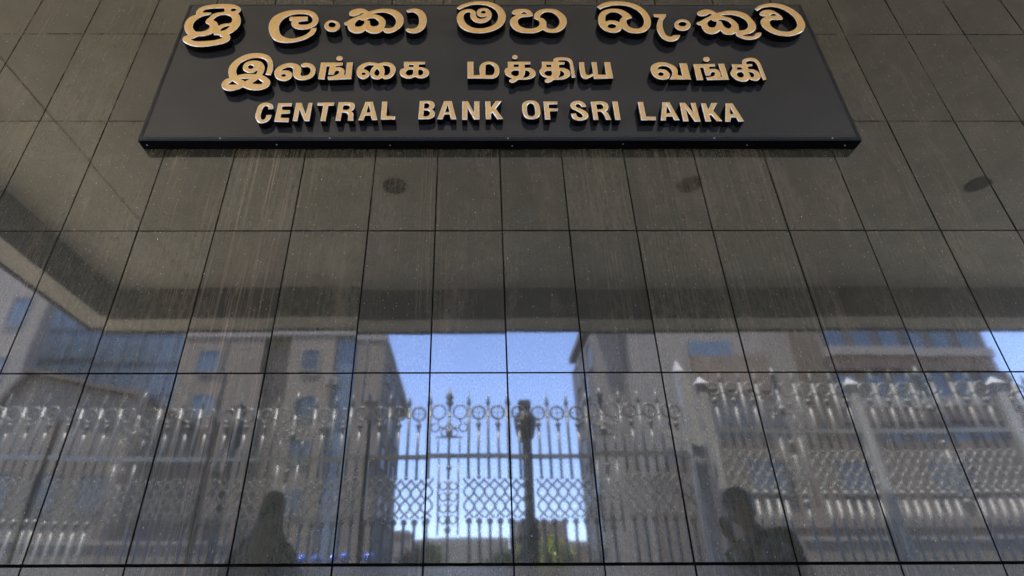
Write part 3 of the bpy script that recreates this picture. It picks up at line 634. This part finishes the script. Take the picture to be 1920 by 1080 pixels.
MB().add([(-.05, -.08, 3.601), (.05, -.08, 3.601), (.05, .08, 3.601), (-.05, .08, 3.601), (0.0, 0, 3.78)], [(3, 2, 1, 0), (0, 1, 4), (1, 2, 4), (2, 3, 4), (3, 0, 4)]).build('cap', M_white, t)
MB().prism([(-0.40, 2.80), (0.12, 2.80), (0.10, 2.70), (0.02, 2.62), (-0.16, 2.68)], 'y', 0.095, 0.12).build('bracket', M_post, t)

def lamp_post(x, y, top, lb, planter=False):
    t = empty('gate_lamp', (x, y, 0), lb, 'lamp post', 'dark lamp posts standing behind the gate')
    MB().tube([(0, 0, 0.0), (0, 0, top - 0.05)], [0.062, 0.048], 10).build('post', M_dark, t)
    MB().box(-0.075, 0.075, -0.075, 0.075, top - 0.05, top + 0.05).build('cap', M_dark, t)
    MB().lathe((0, 0, top - 0.48), [(0.05, 0), (0.10, 0.06), (0.135, 0.20), (0.145, 0.32), (0.09, 0.38), (0.06, 0.42)], 10).build('lantern', M_dark, t, smooth=True)
lamp_post(-3.08, -5.25, 3.22, 'dark lamp post mirrored left, above the standing woman')
lamp_post(0.551, -5.25, 3.26, 'dark lamp post mirrored in the middle of the sky gap')

# ---------------------------------------------------------------- plants
def leaf_mat(name, a, b):
    m = NT(name); P = m.n('NewGeometry').outputs['Position']
    f = m.ramp(m.noise(P, 9, 3, 0.6), [(0.35, 0.0), (0.65, 1.0)])
    m.set(base=m.mix(f, a, b), rough=0.5); return m.mat
M_leaf = leaf_mat('spiky_leaf', (0.42, 0.50, 0.06, 1), (0.70, 0.72, 0.16, 1))
M_bush = leaf_mat('bush_leaf', (0.03, 0.05, 0.018, 1), (0.07, 0.10, 0.035, 1))
M_bark = plain('bark', (0.12, 0.085, 0.06), 0.9, var=0.4, sc=8)
M_pot = plain('clay_pot', (0.30, 0.14, 0.08), 0.8)
def spiky(loc, lb):
    t = empty('spiky_plant', loc, lb, 'plant')
    MB().lathe((0, 0, 0), [(0.16, 0), (0.24, 0.38), (0.27, 0.40), (0.27, 0.46), (0.22, 0.46), (0.20, 0.40)], 16).build('pot', M_pot, t)
    MB().tube([(0, 0, 0.38), (0.02, 0, 0.8), (0, 0.01, 1.42)], [0.05, 0.04, 0.035], 8).build('stem', M_bark, t)
    random.seed(3)
    for k in range(30):
        a = random.uniform(0, 2 * math.pi); el = random.uniform(-0.25, 1.35); L = random.uniform(0.36, 0.50)
        pts = []; wd = []
        for j in range(6):
            s = j / 5; e = el - s * s * (0.7 + 0.5 * math.cos(el))
            r = L * s * math.cos(el - s * 0.5); z = L * s * math.sin(e * 0.8 + 0.1)
            pts.append(Vector((r * math.cos(a), r * math.sin(a), 1.38 + z))); wd.append(0.027 * (1 - s) ** 0.6 + 0.001)
        side = Vector((-math.sin(a), math.cos(a), 0)); V = []; F = []
        for p, wv in zip(pts, wd): V += [p - side * wv, p - Vector((0, 0, wv * 0.5)), p + side * wv]
        for j in range(5):
            for q in (0, 1): F.append((j * 3 + q, j * 3 + q + 1, j * 3 + q + 4, j * 3 + q + 3))
        MB().add(V, F).build('leaf', M_leaf, t)
spiky((0.78, -5.50, 0.14), 'potted plant with spiky yellow green leaves, mirrored at the foot of the gate')
def foliage(name, loc, size, n, m, parent, ls=0.12, seed=1):
    rg = np.random.default_rng(seed); mb = MB()
    nb = 9; cs = rg.normal(0, 0.38, (nb, 3)) * np.array(size)
    for i in range(n):
        c = cs[rg.integers(nb)] + rg.normal(0, 0.27, 3) * np.array(size)
        u = Vector(rg.normal(0, 1, 3)).normalized(); v = u.orthogonal().normalized() * ls * rg.uniform(0.5, 1.1); u = u * ls
        c = Vector(c); mb.add([c - u, c - v * 0.5, c + u, c + v * 0.5], [(0, 1, 2, 3)])
    return mb.build(name, m, parent, loc)
t = empty('clipped_bush', (0.70, -6.4, 0), 'dark bush on a brick planter behind the gate lamp', 'bush')
MB().box(-0.32, 0.32, -0.3, 0.3, 0, 1.45).build('planter', M_pot, t)
foliage('foliage', (0, 0, 1.62), (0.32, 0.26, 0.22), 900, M_bush, t, 0.05, 4)
def tree(x, y, h, s, lb, seed):
    t = empty('street_tree', (x, y, 0), lb, 'tree', 'street trees far down the side road')
    MB().tube([(0, 0, 0), (0.1, 0, h * 0.4), (0, 0.1, h * 0.75)], [0.22, 0.16, 0.07], 8).build('trunk', M_bark, t)
    for k in range(3): MB().tube([(0.05, 0, h * 0.4), (math.cos(k * 2.1) * s * 0.5, math.sin(k * 2.1) * s * 0.5, h * 0.75)], [0.1, 0.03], 6).build('limb', M_bark, t)
    foliage('crown', (0, 0, h * 0.78), (s, s, h * 0.2), 2600, M_bush, t, 0.16, seed)
tree(-3.5, -48, 5.6, 1.7, 'dark street tree mirrored at the left foot of the sky gap', 11)
tree(3.4, -60, 6.2, 2.0, 'dark street tree mirrored behind the central gate lamp', 12)
tree(7.0, -52, 5.4, 1.6, 'dark street tree mirrored at the right foot of the sky gap', 13)

# ---------------------------------------------------------------- buildings
def win(t, x0, x1, y, z0, z1, glass=M_win, frame=M_core, axis='y'):
    """a window on a face turned to +y (or to +-x): frame proud of the wall, pane set in it"""
    fr = 0.09
    def bx(mb, a0, a1, d0, d1, c0, c1): return mb.box(a0, a1, d0, d1, c0, c1) if axis == 'y' else mb.box(d0, d1, a0, a1, c0, c1)
    m = MB()
    s = 1
    if axis == '-x': s = -1
    d0, d1 = sorted((y + s * 0.002, y + s * 0.12))
    bx(m, x0 - fr, x1 + fr, d0, d1, z0 - fr, z0); bx(m, x0 - fr, x1 + fr, d0, d1, z1, z1 + fr)
    bx(m, x0 - fr, x0, d0, d1, z0, z1); bx(m, x1, x1 + fr, d0, d1, z0, z1)
    f = m.build('window', frame, t)
    e0, e1 = sorted((y + s * 0.002, y + s * 0.03))
    p = MB(); bx(p, x0, x1, e0, e1, z0, z1)
    p.build('pane', glass, f)
# left corner block with dark recess and blue glass strips
B = empty('corner_office', (0, 0, 0), 'tan office block with small windows mirrored left of the sky gap', 'building')
MB().box(-22.8, -16.3, -62, -40, 0, 20.0).build('wall', M_tan, B)
MB().box(-16.28, -14.3, -60, -41.0, 0, 20.0).build('recess', M_brown, B)
MB().box(-14.28, -10.75, -62, -40, 0, 20.0).build('wall', M_tan, B)
MB().box(-10.73, -8.9, -60, -40.4, 0, 20.0).build('glass_bay', M_blueglass, B)
MB().box(-8.88, -6.75, -53, -40, 0, 20.0).build('wall', M_tan, B)
MB().box(-23, -6.6, -62.2, -39.9, 20.01, 20.5).build('parapet', M_core, B)
for z in (3.5, 6.9, 10.3, 13.7, 17.1):
    win(B, -21.2, -19.6, -40, z, z + 1.7, M_blueglass); win(B, -13.2, -11.9, -40, z, z + 1.6)
    for y in (-43, -46.5, -50): win(B, y - 1, y + 0.8, -6.75, z, z + 1.8, M_blueglass, axis='x')
for (x, z) in ((-18.4, 6.2), (-18.6, 9.6), (-18.3, 13.0), (-11.3, 12.8), (-11.2, 16.2), (-7.6, 10.2), (-7.9, 14.6)):
    f = MB().box(x, x + 0.9, -39.995, -39.6, z, z + 0.6).build('air_conditioner', M_core, B)
    MB().tube([(x + 0.42, -39.595, z + 0.3), (x + 0.42, -39.57, z + 0.3)], 0.22, 12).build('fan_grille', M_dark, f)
MB().tube([(-19.2, -39.9, 0), (-19.2, -39.9, 19.9)], 0.08, 6).build('drain_pipe', M_dark, B)
MB().tube([(-8.2, -39.9, 0), (-8.2, -39.9, 19.9)], 0.07, 6).build('drain_pipe', M_core, B)
B = empty('glass_tower', (0, 0, 0), 'wide blue glass office mirrored at the left of the wall', 'building')
MB().box(-60, -23.2, -70, -46, 0, 34).build('glass_wall', M_blueglass, B)
fl = MB()
for i in range(1, 12): MB().box(-46.02, -23.1, -45.99, -45.9, i * 2.9, i * 2.9 + 0.18).build('floor_band', M_win, B)
for i in range(15): MB().box(-45.5 + i * 1.55, -45.44 + i * 1.55, -45.89, -45.84, 0, 34).build('mullion', M_win, B)
B = empty('pink_building', (0, 0, 0), 'pale pink rendered building mirrored at the far left edge', 'building')
MB().box(-62, -33.2, -39.2, -38, 0, 25.3).build('wall', M_pink, B)
for z in (5, 10, 15, 20):
    for x in (-56, -51, -46, -41, -36): win(B, x, x + 1.5, -38, z, z + 2.4, M_blueglass)
B = empty('tiled_house', (-21, -31, 0), 'low house with a sloping brown tiled roof mirrored behind the left railing', 'building')
MB().prism([(-4.6, 0), (3.1, 0), (3.1, 11.1), (-3.2, 12.2), (-4.6, 9.0)], 'y', -5, 3).build('wall', M_tan, B)
MB().prism([(-4.9, 9.0), (-3.3, 12.45), (3.4, 11.31), (3.4, 11.08), (3.1, 11.12), (-3.2, 12.22), (-4.65, 9.0)], 'y', -5.3, 3.5).build('roof', M_roof, B)
for x in (-3.4, -1, 1.4): win(B, x, x + 1.3, 3, 5.4, 7.0, M_win, M_tan)
# right side
B = empty('pale_office', (0, 0, 0), 'pale rendered office block mirrored right of the sky gap', 'building')
MB().box(10.1, 12.4, -53, -41.5, 0, 21.9).build('wall', M_pink, B)
MB().box(12.41, 26.8, -53, -40, 0, 23).build('wall', M_pink, B)
MB().box(9.95, 27.0, -53.2, -39.8, 23.01, 23.5).build('parapet', M_core, B)
MB().box(26.81, 28.2, -53, -40.5, 0, 22).build('recess', M_brown, B)
for z in (4.5, 8.3, 12.1, 15.9, 19.0):
    for y in (-44, -47, -50): win(B, y - 0.8, y + 0.8, 10.1, z, z + 2.2, M_blueglass, axis='-x')
MB().box(17.2, 20.6, -39.99, -39.7, 18.3, 19.6).build('window_band', M_blueglass, B)
MB().box(17.2, 22.6, -39.99, -39.2, 15.2, 18.2).build('balcony', M_brown, B)
for z in (5.0, 9.0):
    for x in (14.5, 18.5, 22.5): win(B, x, x + 1.6, -40, z, z + 1.8, M_win)
B = empty('balcony_building', (0, 0, 0), 'apartment block with dark balconies in bands mirrored at the right', 'building')
MB().box(25.3, 37.8, -50, -36.6, 0, 24.0).build('wall', M_brown, B)
for z in (5.4, 9.2, 13.0, 16.8, 20.6):
    MB().box(25.2, 37.4, -36.59, -35.9, z - 0.15, z).build('slab', M_core, B)
    MB().box(25.2, 37.4, -36.0, -35.9, z + 0.01, z + 0.50).build('parapet', M_pink, B)
    MB().box(25.4, 37.2, -36.5, -36.2, z - 1.1, z - 0.16).build('awning', M_orange, B)
    for i in range(6): MB().box(25.8 + i * 2.0, 27.1 + i * 2.0, -36.59, -36.52, z + 0.7, z + 2.4).build('window', M_blueglass, B)
B = empty('shop_row', (12, -21, 0), 'low row of shops with orange shutters mirrored behind the stooping man', 'building')
MB().box(-3.5, 26, -5, 2.3, 0, 6.2).build('wall', M_brown, B)
for i in range(9):
    x = -3 + i * 3.2
    MB().box(x, x + 2.7, 2.301, 2.36, 0.1, 2.5).build('shutter', M_orange if i % 2 else M_win, B)
    win(B, x + 0.5, x + 1.9, 2.3, 4.4, 5.5, M_win, M_tan)
MB().box(-3.6, 26, 2.31, 3.6, 2.75, 2.92).build('awning', M_orange, B)
MB().box(-3.6, 26, 2.31, 2.45, 3.3, 3.8).build('fascia', M_tan, B)

# ---------------------------------------------------------------- street things
M_blue = plain('blue_paint', (0.03, 0.10, 0.42), 0.12, var=0.2, spec=0.8)
for k in range(7):
    x = -2.78 + k * 0.205 + (0.1 if k > 5 else 0)
    t = empty('blue_bollard', (x, -6.5, 0), None, 'bollard', 'blue domed bollards behind the gate')
    t['label'] = ('leftmost', 'second', 'third', 'fourth', 'fifth', 'sixth', 'rightmost, set apart')[k] + ' of the blue domed bollards from the standing woman towards the gate'
    MB().lathe((0, 0, 0), [(0.06, 0), (0.055, 1.52)], 12).build('post', M_dark, t, smooth=True)
    MB().ball((0, 0, 1.60), 0.078, 14, 10, 0, (1, 1, 0.9)).build('dome', M_blue, t, smooth=True)
for (x0, x1, lb) in ((-60, -6.8, 'pale boundary wall across the road mirrored low on the left'), (9.0, 60, 'pale boundary wall across the road mirrored low on the right')):
    t = empty('boundary_wall', ((x0 + x1) / 2, -15.35, 0), lb, 'wall')
    L = (x1 - x0) / 2
    MB().box(-L, L, -0.1, 0.1, 0.1, 2.60).build('wall', M_tan, t); MB().box(-L, L, -0.16, 0.16, 2.601, 2.70).build('coping', M_core, t)
t = empty('far_block', (14, -120, 0), 'low brown block far down the side road, mirrored behind the central lamp', 'building')
MB().box(-5.2, 4.5, -8, 0, 0, 16.2).box(4.51, 22, -8, 0, 0, 12.4).build('wall', M_brown, t)
for k in range(5): win(t, -4.6 + k * 1.9, -3.6 + k * 1.9, 0, 9, 11, M_win)
t = empty('far_terrace', (-8, -125, 0), 'long grey terrace far down the side road, mirrored at the foot of the sky gap', 'building')
MB().box(-12, 16, -8, 0, 0, 13.4).build('wall', M_core, t); MB().box(-12, -4, -8, 0.1, 13.41, 15.2).build('tower', M_brown, t)
for k in range(9): win(t, -10 + k * 2.8, -8.6 + k * 2.8, 0, 6, 8.5, M_win)

# ---------------------------------------------------------------- people
M_skin = plain('skin', (0.12, 0.065, 0.04), 0.55, var=0.1)
M_hair = plain('hair', (0.01, 0.008, 0.007), 0.5)
M_cloth1 = plain('dark_dress', (0.022, 0.020, 0.020), 0.85)
M_cloth2 = plain('dark_jacket', (0.018, 0.017, 0.016), 0.85)
M_cloth3 = plain('trousers', (0.02, 0.02, 0.026), 0.85)
M_shirt = plain('pale_blue_shirt', (0.13, 0.14, 0.17), 0.8)
M_shoe = plain('shoe', (0.015, 0.012, 0.01), 0.5)
M_eye = plain('eye', (0.6, 0.6, 0.58), 0.2)
def skin_mesh(name, V, E, R, mat, parent, root=0, lvl=1, flat=None):
    me = bpy.data.meshes.new(name); me.from_pydata(V, E, []); me.update()
    o = bpy.data.objects.new(name, me); COL.objects.link(o)
    sk = o.modifiers.new('skin', 'SKIN'); sk.use_smooth_shade = True
    for i, r in enumerate(R):
        me.skin_vertices[0].data[i].radius = r if isinstance(r, tuple) else (r, r)
        me.skin_vertices[0].data[i].use_root = (i == root)
    sb = o.modifiers.new('sub', 'SUBSURF'); sb.levels = lvl; sb.render_levels = lvl
    dg = bpy.context.evaluated_depsgraph_get()
    new = bpy.data.meshes.new_from_object(o.evaluated_get(dg))
    bpy.data.objects.remove(o); new.name = name
    new.materials.clear(); new.materials.append(mat)
    new.polygons.foreach_set('use_smooth', [True] * len(new.polygons))
    return link(name, new, parent)
def person(loc, rz, label, pose, cloth, sleeve, long_hair, scale=1.0, bag=None):
    """faces local +x; pose: trunk lean (rad), head tilt, hands [(x,y,z)], feet [(x,y)]"""
    t = empty('person', loc, label, 'person', None, rz); t.scale = (scale,) * 3
    lean, tilt, hands, feet = pose
    def tr(x, z): return (x + math.sin(lean) * z, z * math.cos(lean))     # trunk point above the pelvis
    pz = 0.94
    def T(x, y, z): a, b2 = tr(x, z); return (a, y, pz + b2)
    V = [(0, 0, pz), T(0, 0, 0.16), T(0.01, 0, 0.34), T(0, 0, 0.50), T(0.015, 0, 0.575)]
    hb = Vector(T(0.02, 0, 0.60)); hd = Vector((math.sin(lean * 0.6 + tilt), 0, math.cos(lean * 0.6 + tilt)))
    hf = Vector((hd.z, 0, -hd.x))
    V += [tuple(hb + hd * 0.06 + hf * 0.012), tuple(hb + hd * 0.13 + hf * 0.012), tuple(hb + hd * 0.20)]
    R = [(0.15, 0.11), (0.125, 0.095), (0.15, 0.11), (0.12, 0.08), 0.055, (0.058, 0.068), (0.073, 0.09), (0.055, 0.068)]
    E = [(i, i + 1) for i in range(7)]
    V.append(tuple(hb + hd * 0.10 + hf * 0.105)); R.append(0.013); E.append((6, 8))     # nose
    armV = []; 
    for s, hnd in zip((1, -1), hands):
        sh = Vector(T(0, s * 0.175, 0.49)); hnd = Vector(hnd)
        mid = (sh + hnd) / 2; d = hnd - sh; L1, L2 = 0.29, 0.26
        h = math.sqrt(max(0.0001, L1 ** 2 - (d.length / 2) ** 2)); out = Vector((-0.1, s * 0.4, -0.9)); out = (out - out.project(d)).normalized()
        el = mid + out * h
        i0 = len(V); wr = hnd
        V += [tuple(sh), tuple(sh.lerp(el, 0.5)), tuple(el), tuple(el.lerp(wr, 0.4)), tuple(wr)]
        R += [0.058, 0.046, 0.037, 0.036, 0.023]
        E += [(3, i0), (i0, i0 + 1), (i0 + 1, i0 + 2), (i0 + 2, i0 + 3), (i0 + 3, i0 + 4)]
        armV.append((sh, el, wr, s))
        fd = (wr - el).normalized(); sd = fd.cross(Vector((0, 1, 0)) if abs(fd.y) < 0.8 else Vector((1, 0, 0))).normalized()
        V.append(tuple(wr + fd * 0.05)); R.append((0.034, 0.016)); E.append((i0 + 4, i0 + 5)); pi_ = i0 + 5
        nn = fd.cross(sd)
        for q, (off, ln) in enumerate(((-0.030, 0.066), (-0.010, 0.078), (0.010, 0.072), (0.030, 0.055))):
            b0 = len(V); k0 = wr + fd * 0.085 + sd * off
            V += [tuple(k0), tuple(k0 + fd * ln * 0.5 + nn * 0.012), tuple(k0 + fd * ln * 0.85 + nn * 0.035)]
            R += [0.0095, 0.0085, 0.0065]; E += [(pi_, b0), (b0, b0 + 1), (b0 + 1, b0 + 2)]
        b0 = len(V); k0 = wr + fd * 0.035 - sd * 0.034
        V += [tuple(k0), tuple(k0 + fd * 0.035 - sd * 0.018 + nn * 0.015)]; R += [0.011, 0.008]; E += [(pi_, b0), (b0, b0 + 1)]
    legV = []
    for s, (fx, fy) in zip((1, -1), feet):
        hip = Vector((0, s * 0.09, pz - 0.06)); an = Vector((fx, fy, 0.085)); kn = hip.lerp(an, 0.5) + Vector((0.035, 0, 0.01))
        i0 = len(V)
        V += [tuple(hip), tuple(kn), tuple(kn.lerp(an, 0.3) + Vector((-0.015, 0, 0))), tuple(an), (fx + 0.12, fy, 0.035)]
        R += [0.085, 0.058, 0.056, 0.036, (0.042, 0.03)]
        E += [(0, i0), (i0, i0 + 1), (i0 + 1, i0 + 2), (i0 + 2, i0 + 3), (i0 + 3, i0 + 4)]
        legV.append((hip, kn, an, s, fx, fy))
    skin_mesh('body', V, E, R, M_skin, t)
    # coat or dress over trunk and arms: a loft of oval sections with a few folds
    def loft(name, secs, mat, n=28, fold=0.0):
        V = []; F = []
        for q, (c, rx, ry) in enumerate(secs):
            for k in range(n):
                a = 2 * math.pi * k / n
                w_ = 1 + fold * (q / len(secs)) * math.sin(a * 9 + q * 0.6)
                V.append((c[0] + rx * w_ * math.cos(a), c[1] + ry * w_ * math.sin(a), c[2]))
        for q in range(len(secs) - 1):
            for k in range(n): F.append((q * n + k, q * n + (k + 1) % n, (q + 1) * n + (k + 1) % n, (q + 1) * n + k))
        F.append(tuple(range(n))); F.append(tuple((len(secs) - 1) * n + k for k in range(n)))
        o = MB().add(V, F).build(name, mat, t, smooth=True)
        o.modifiers.new('s', 'SUBSURF').render_levels = 1
        return o
    if long_hair:
        secs = [(T(0.01, 0, 0.56), 0.055, 0.06), (T(0, 0, 0.53), 0.09, 0.15), (T(0, 0, 0.48), 0.115, 0.20), (T(0, 0, 0.34), 0.145, 0.195), (T(0, 0, 0.16), 0.125, 0.165),
                ((0, 0, pz), 0.165, 0.195), ((0, 0, 0.72), 0.185, 0.215), ((0, 0, 0.45), 0.20, 0.235), ((0, 0, 0.16), 0.235, 0.265), ((0, 0, 0.13), 0.225, 0.255)]
        loft('dress', secs, cloth, fold=0.06)
    else:
        secs = [(T(0.01, 0, 0.575), 0.058, 0.062), (T(0, 0, 0.53), 0.085, 0.12), (T(0, 0, 0.48), 0.12, 0.195), (T(0, 0, 0.34), 0.150, 0.20), (T(0, 0, 0.16), 0.135, 0.175),
                (T(0, 0, 0), 0.155, 0.19), (T(0, 0, -0.10), 0.165, 0.195), (T(0.01, 0, -0.17), 0.16, 0.19)]
        loft('jacket', secs, cloth, fold=0.03)
    for (sh, el, wr, s) in armV:
        skin_mesh('sleeve', [tuple(sh.lerp(Vector(T(0, s * 0.1, 0.48)), 0.3)), tuple(sh), tuple(sh.lerp(el, 0.5)), tuple(el), tuple(el.lerp(wr, 0.8))], [(0, 1), (1, 2), (2, 3), (3, 4)], [0.07, 0.072, 0.060, 0.052, 0.040], sleeve, t)
    for (hip, kn, an, s, fx, fy) in legV:
        if not long_hair:
            skin_mesh('trouser_leg', [tuple(hip + Vector((0, 0, 0.06))), tuple(kn), tuple(an)], [(0, 1), (1, 2)], [0.105, 0.078, 0.066], M_cloth3, t)
        sh = skin_mesh('shoe', [(fx - 0.03, fy, 0.055), (fx + 0.08, fy, 0.045), (fx + 0.17, fy, 0.035)], [(0, 1), (1, 2)], [(0.05, 0.05), (0.052, 0.04), (0.04, 0.028)], M_shoe, t)
    # hair or headscarf, ears, eyes
    if long_hair:
        c_ = lambda h, b_: tuple(hb + hd * h - hf * b_)
        loft('headscarf', [(c_(0.285, 0.015), 0.02, 0.02), (c_(0.275, 0.015), 0.055, 0.05), (c_(0.24, 0.018), 0.09, 0.078), (c_(0.18, 0.022), 0.102, 0.090), (c_(0.10, 0.03), 0.098, 0.092),
                           (c_(0.03, 0.03), 0.098, 0.105), (c_(-0.03, 0.02), 0.115, 0.15), (c_(-0.09, 0.01), 0.135, 0.175), (c_(-0.17, 0.01), 0.145, 0.195), (c_(-0.27, 0.02), 0.15, 0.205)], cloth, fold=0.04)
    else:
        V = []; F = []; n = 20; m_ = 12; cc = hb + hd * 0.165 - hf * 0.012
        for a in range(m_ + 1):
            th = math.pi * a / m_
            for k in range(n):
                ph = 2 * math.pi * k / n; x_, y_, z_ = math.sin(th) * math.cos(ph), math.sin(th) * math.sin(ph), math.cos(th)
                r_ = 1.0 if (z_ > 0.25 or x_ < 0.1) else 0.80
                r_ *= 1 + 0.025 * math.sin(ph * 7 + th * 5)
                V.append(tuple(cc + hf * (x_ * 0.108 * r_) + Vector((0, 1, 0)) * (y_ * 0.090 * r_) + hd * (z_ * 0.118 * r_)))
        for a in range(m_):
            for k in range(n): F.append((a * n + k, a * n + (k + 1) % n, (a + 1) * n + (k + 1) % n, (a + 1) * n + k))
        MB().add(V, F).build('hair', M_hair, t, smooth=True)
    for s in (-1, 1):
        MB().ball(tuple(hb + hd * 0.125 + hf * 0.083 + Vector((0, s * 0.032, 0))), 0.012, 8, 6).build('eye', M_eye, t, smooth=True)
        MB().ball(tuple(hb + hd * 0.105 + Vector((0, s * 0.083, 0))), 0.022, 8, 6, 0, (0.5, 1, 1.3)).build('ear', M_skin, t, smooth=True)
    return t
P1 = person((-1.42, -2.05, 0), math.radians(-80), 'woman in dark clothes and headscarf standing, mirrored lower left in the granite', (0.06, 0.05, [(0.16, 0.20, 1.0), (0.16, -0.20, 1.02)], [(0.05, 0.10), (-0.12, -0.10)]), M_cloth1, M_cloth1, True, 0.93)
P1.scale = (0.93, 0.84, 0.93)
P2 = person((1.74, -2.0, 0), math.radians(172), 'man in dark jacket bending his head to his raised hand, mirrored lower right', (0.20, 0.28, [(0.16, 0.24, 0.98), (0.31, -0.03, 1.46)], [(0.22, 0.10), (-0.20, -0.10)]), M_cloth2, M_shirt, False, 0.93)
t = empty('backpack', (1.80, -2.02, 0.95), 'dark backpack on the back of the stooping man', 'backpack')
bk = MB().box(-0.13, 0.13, -0.19, 0.19, 0, 0.48).build('bag', M_cloth2, t)
bb = bk.modifiers.new('b', 'BEVEL'); bb.width = 0.08; bb.segments = 4
for s in (-1, 1): MB().tube([(-0.1, s * 0.13, 0.1), (-0.20, s * 0.15, 0.2), (-0.22, s * 0.15, 0.40), (-0.1, s * 0.12, 0.46)], 0.018, 6).build('strap', M_shoe, t)
t.rotation_euler = (0, -0.2, 0)
